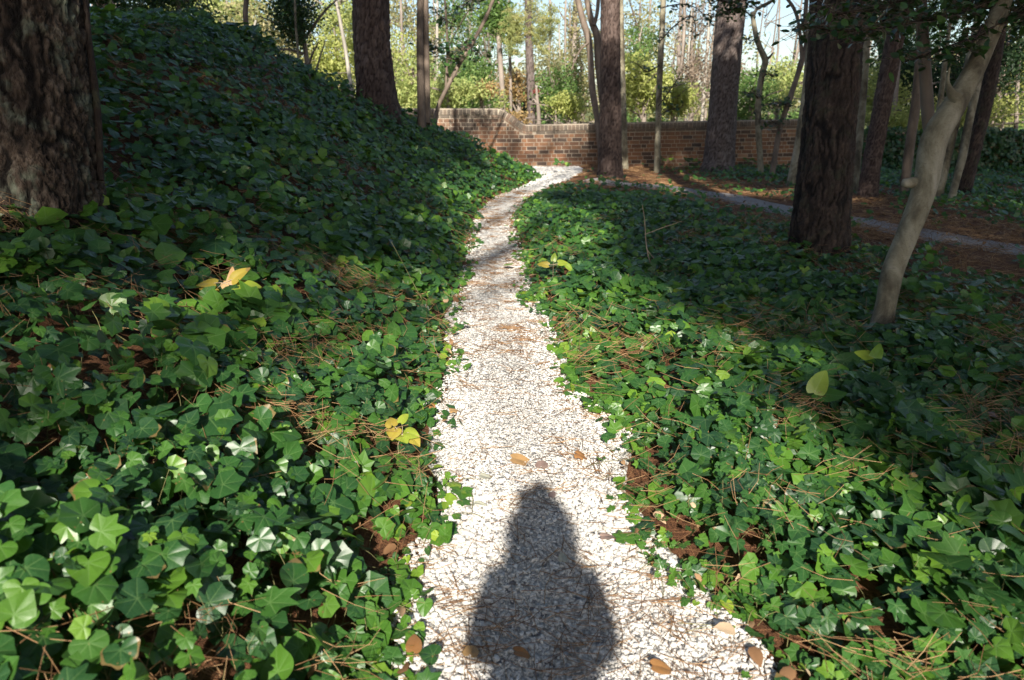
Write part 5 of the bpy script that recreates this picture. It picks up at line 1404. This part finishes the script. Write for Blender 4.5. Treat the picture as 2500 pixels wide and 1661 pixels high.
# ------------------------------------------------------------------ the photographer whose shadow falls on the path
me = bpy.data.meshes.new('body')
J = {'pelvis': (0, -.30, .95), 'belly': (0, -.29, 1.10), 'chest': (0, -.28, 1.22), 'neck0': (0, -.27, 1.37), 'neck': (0, -.25, 1.43), 'head': (0, -.22, 1.52), 'crown': (0, -.23, 1.60),
     'lsh': (-.155, -.28, 1.29), 'lel': (-.185, -.26, 1.08), 'lwr': (-.06, -.13, 1.33), 'lha': (-.055, -.075, 1.42), 'rsh': (.155, -.28, 1.29), 'rel': (.185, -.26, 1.08), 'rwr': (.06, -.13, 1.34), 'rha': (.055, -.075, 1.44),
     'lhip': (-.10, -.30, .90), 'lkn': (-.12, -.28, .50), 'lan': (-.13, -.32, .09), 'lto': (-.14, -.15, .04), 'rhip': (.10, -.30, .90), 'rkn': (.12, -.28, .50), 'ran': (.13, -.32, .09), 'rto': (.14, -.15, .04)}
RD = {'pelvis': .15, 'belly': .14, 'chest': .155, 'neck0': .07, 'neck': .055, 'head': .088, 'crown': .07, 'lsh': .075, 'lel': .06, 'lwr': .045, 'lha': .04, 'lhip': .10, 'lkn': .068, 'lan': .045, 'lto': .04}
ks = list(J); E = [('pelvis', 'belly'), ('belly', 'chest'), ('chest', 'neck0'), ('neck0', 'neck'), ('neck', 'head'), ('head', 'crown')]
for s in 'lr': E += [('chest', s + 'sh'), (s + 'sh', s + 'el'), (s + 'el', s + 'wr'), (s + 'wr', s + 'ha'), ('pelvis', s + 'hip'), (s + 'hip', s + 'kn'), (s + 'kn', s + 'an'), (s + 'an', s + 'to')]
me.from_pydata([J[k] for k in ks], [(ks.index(a), ks.index(b_)) for a, b_ in E], [])
person = thing('person', (.03, -.3, .02), 'person in a dark jacket holding a camera, casting the long shadow on the path', 'person')
bo = bpy.data.objects.new('body', me); COL.objects.link(bo); me.materials.append(M['cloth']); bo.parent = person; bo.location = (0.0, .3, 0)
sk = bo.modifiers.new('skin', 'SKIN'); sk.use_smooth_shade = True
for i, k in enumerate(ks):
    kk = k if k in RD else 'l' + k[1:]
    r_ = RD[kk]; me.skin_vertices[0].data[i].radius = (r_ * (1.15 if k in ('chest', 'belly', 'pelvis') else 1), r_ * .8 if k in ('chest', 'belly', 'pelvis') else r_)
    me.skin_vertices[0].data[i].use_root = (k == 'pelvis')
ss = bo.modifiers.new('subdivision', 'SUBSURF'); ss.levels = ss.render_levels = 1
import bmesh
bm = bmesh.new(); bmesh.ops.create_uvsphere(bm, u_segments=20, v_segments=14, radius=1)
for v in bm.verts: v.co = Vector((v.co.x * .105, v.co.y * .115 - .03, v.co.z * .120))
hm = bpy.data.meshes.new('hair'); bm.to_mesh(hm); bm.free()
obj('hair', hm, M['hair'], person, Vector((0, .07, 1.50)))
nh = 3600  # loose strands added to soften the edge of the head's cast shadow
a_ = rng.uniform(0, 2 * math.pi, nh); q_ = rng.uniform(-.2, 1, nh)
A_ = np.stack([np.cos(a_) * .10 * np.sqrt(1 - np.clip(q_, 0, 1) ** 2 * .9), np.sin(a_) * .10 * np.sqrt(1 - np.clip(q_, 0, 1) ** 2 * .9) + .04, 1.515 + .12 * q_], 1)
A_[:, 2] -= .03
B_ = A_ + np.stack([np.cos(a_) * rng.uniform(.0, .045, nh) * (1.3 - np.clip(q_, 0, 1)), -np.abs(np.sin(a_)) * .05, -rng.uniform(-.02, .15, nh) * (1 - .6 * np.clip(q_, 0, 1))], 1)
B_[:, 1] = np.minimum(B_[:, 1], .12); A_[:, 1] = np.minimum(A_[:, 1], .12)
obj('hair', strands(A_, B_, .0016, rng.uniform(0, 1, nh), sag=-.02, seg=1), M['hair'], person, Vector((0, 0, 0)), kind='stuff')
bm = bmesh.new(); bmesh.ops.create_cube(bm, size=1)
for v in bm.verts: v.co = Vector((v.co.x * .12, v.co.y * .045, v.co.z * .075))
bmesh.ops.bevel(bm, geom=bm.edges[:], offset=.008, segments=2, affect='EDGES')
cmh = bpy.data.meshes.new('camera_body')
if 1:
    bm2 = bmesh.new(); bmesh.ops.create_uvsphere(bm2, u_segments=14, v_segments=10, radius=.048); hb = bpy.data.meshes.new('shadow_bun'); bm2.to_mesh(hb); bm2.free(); obj('shadow_bun', hb, M['hair'], person, Vector((0, .03, 1.635))); bm.to_mesh(cmh); bm.free()  # unseen bun added to taper the top of the cast shadow
ct = thing('handheld_camera', (.0, -.055, 1.5), 'black handheld camera held by the person at eye height', 'camera')
obj('camera_body', cmh, M['black'], ct, Vector((0, 0, 0)))
V, F_, L = tube(np.array([[0, .02, 0], [0, .03, 0], [0, .042, 0]]), np.array([.032, .032, .030]), 20, 4, cap_end=True)
obj('lens', mesh('lens', V, F_, {'luv': L}), M['black'], ct, Vector((0, 0, 0)))
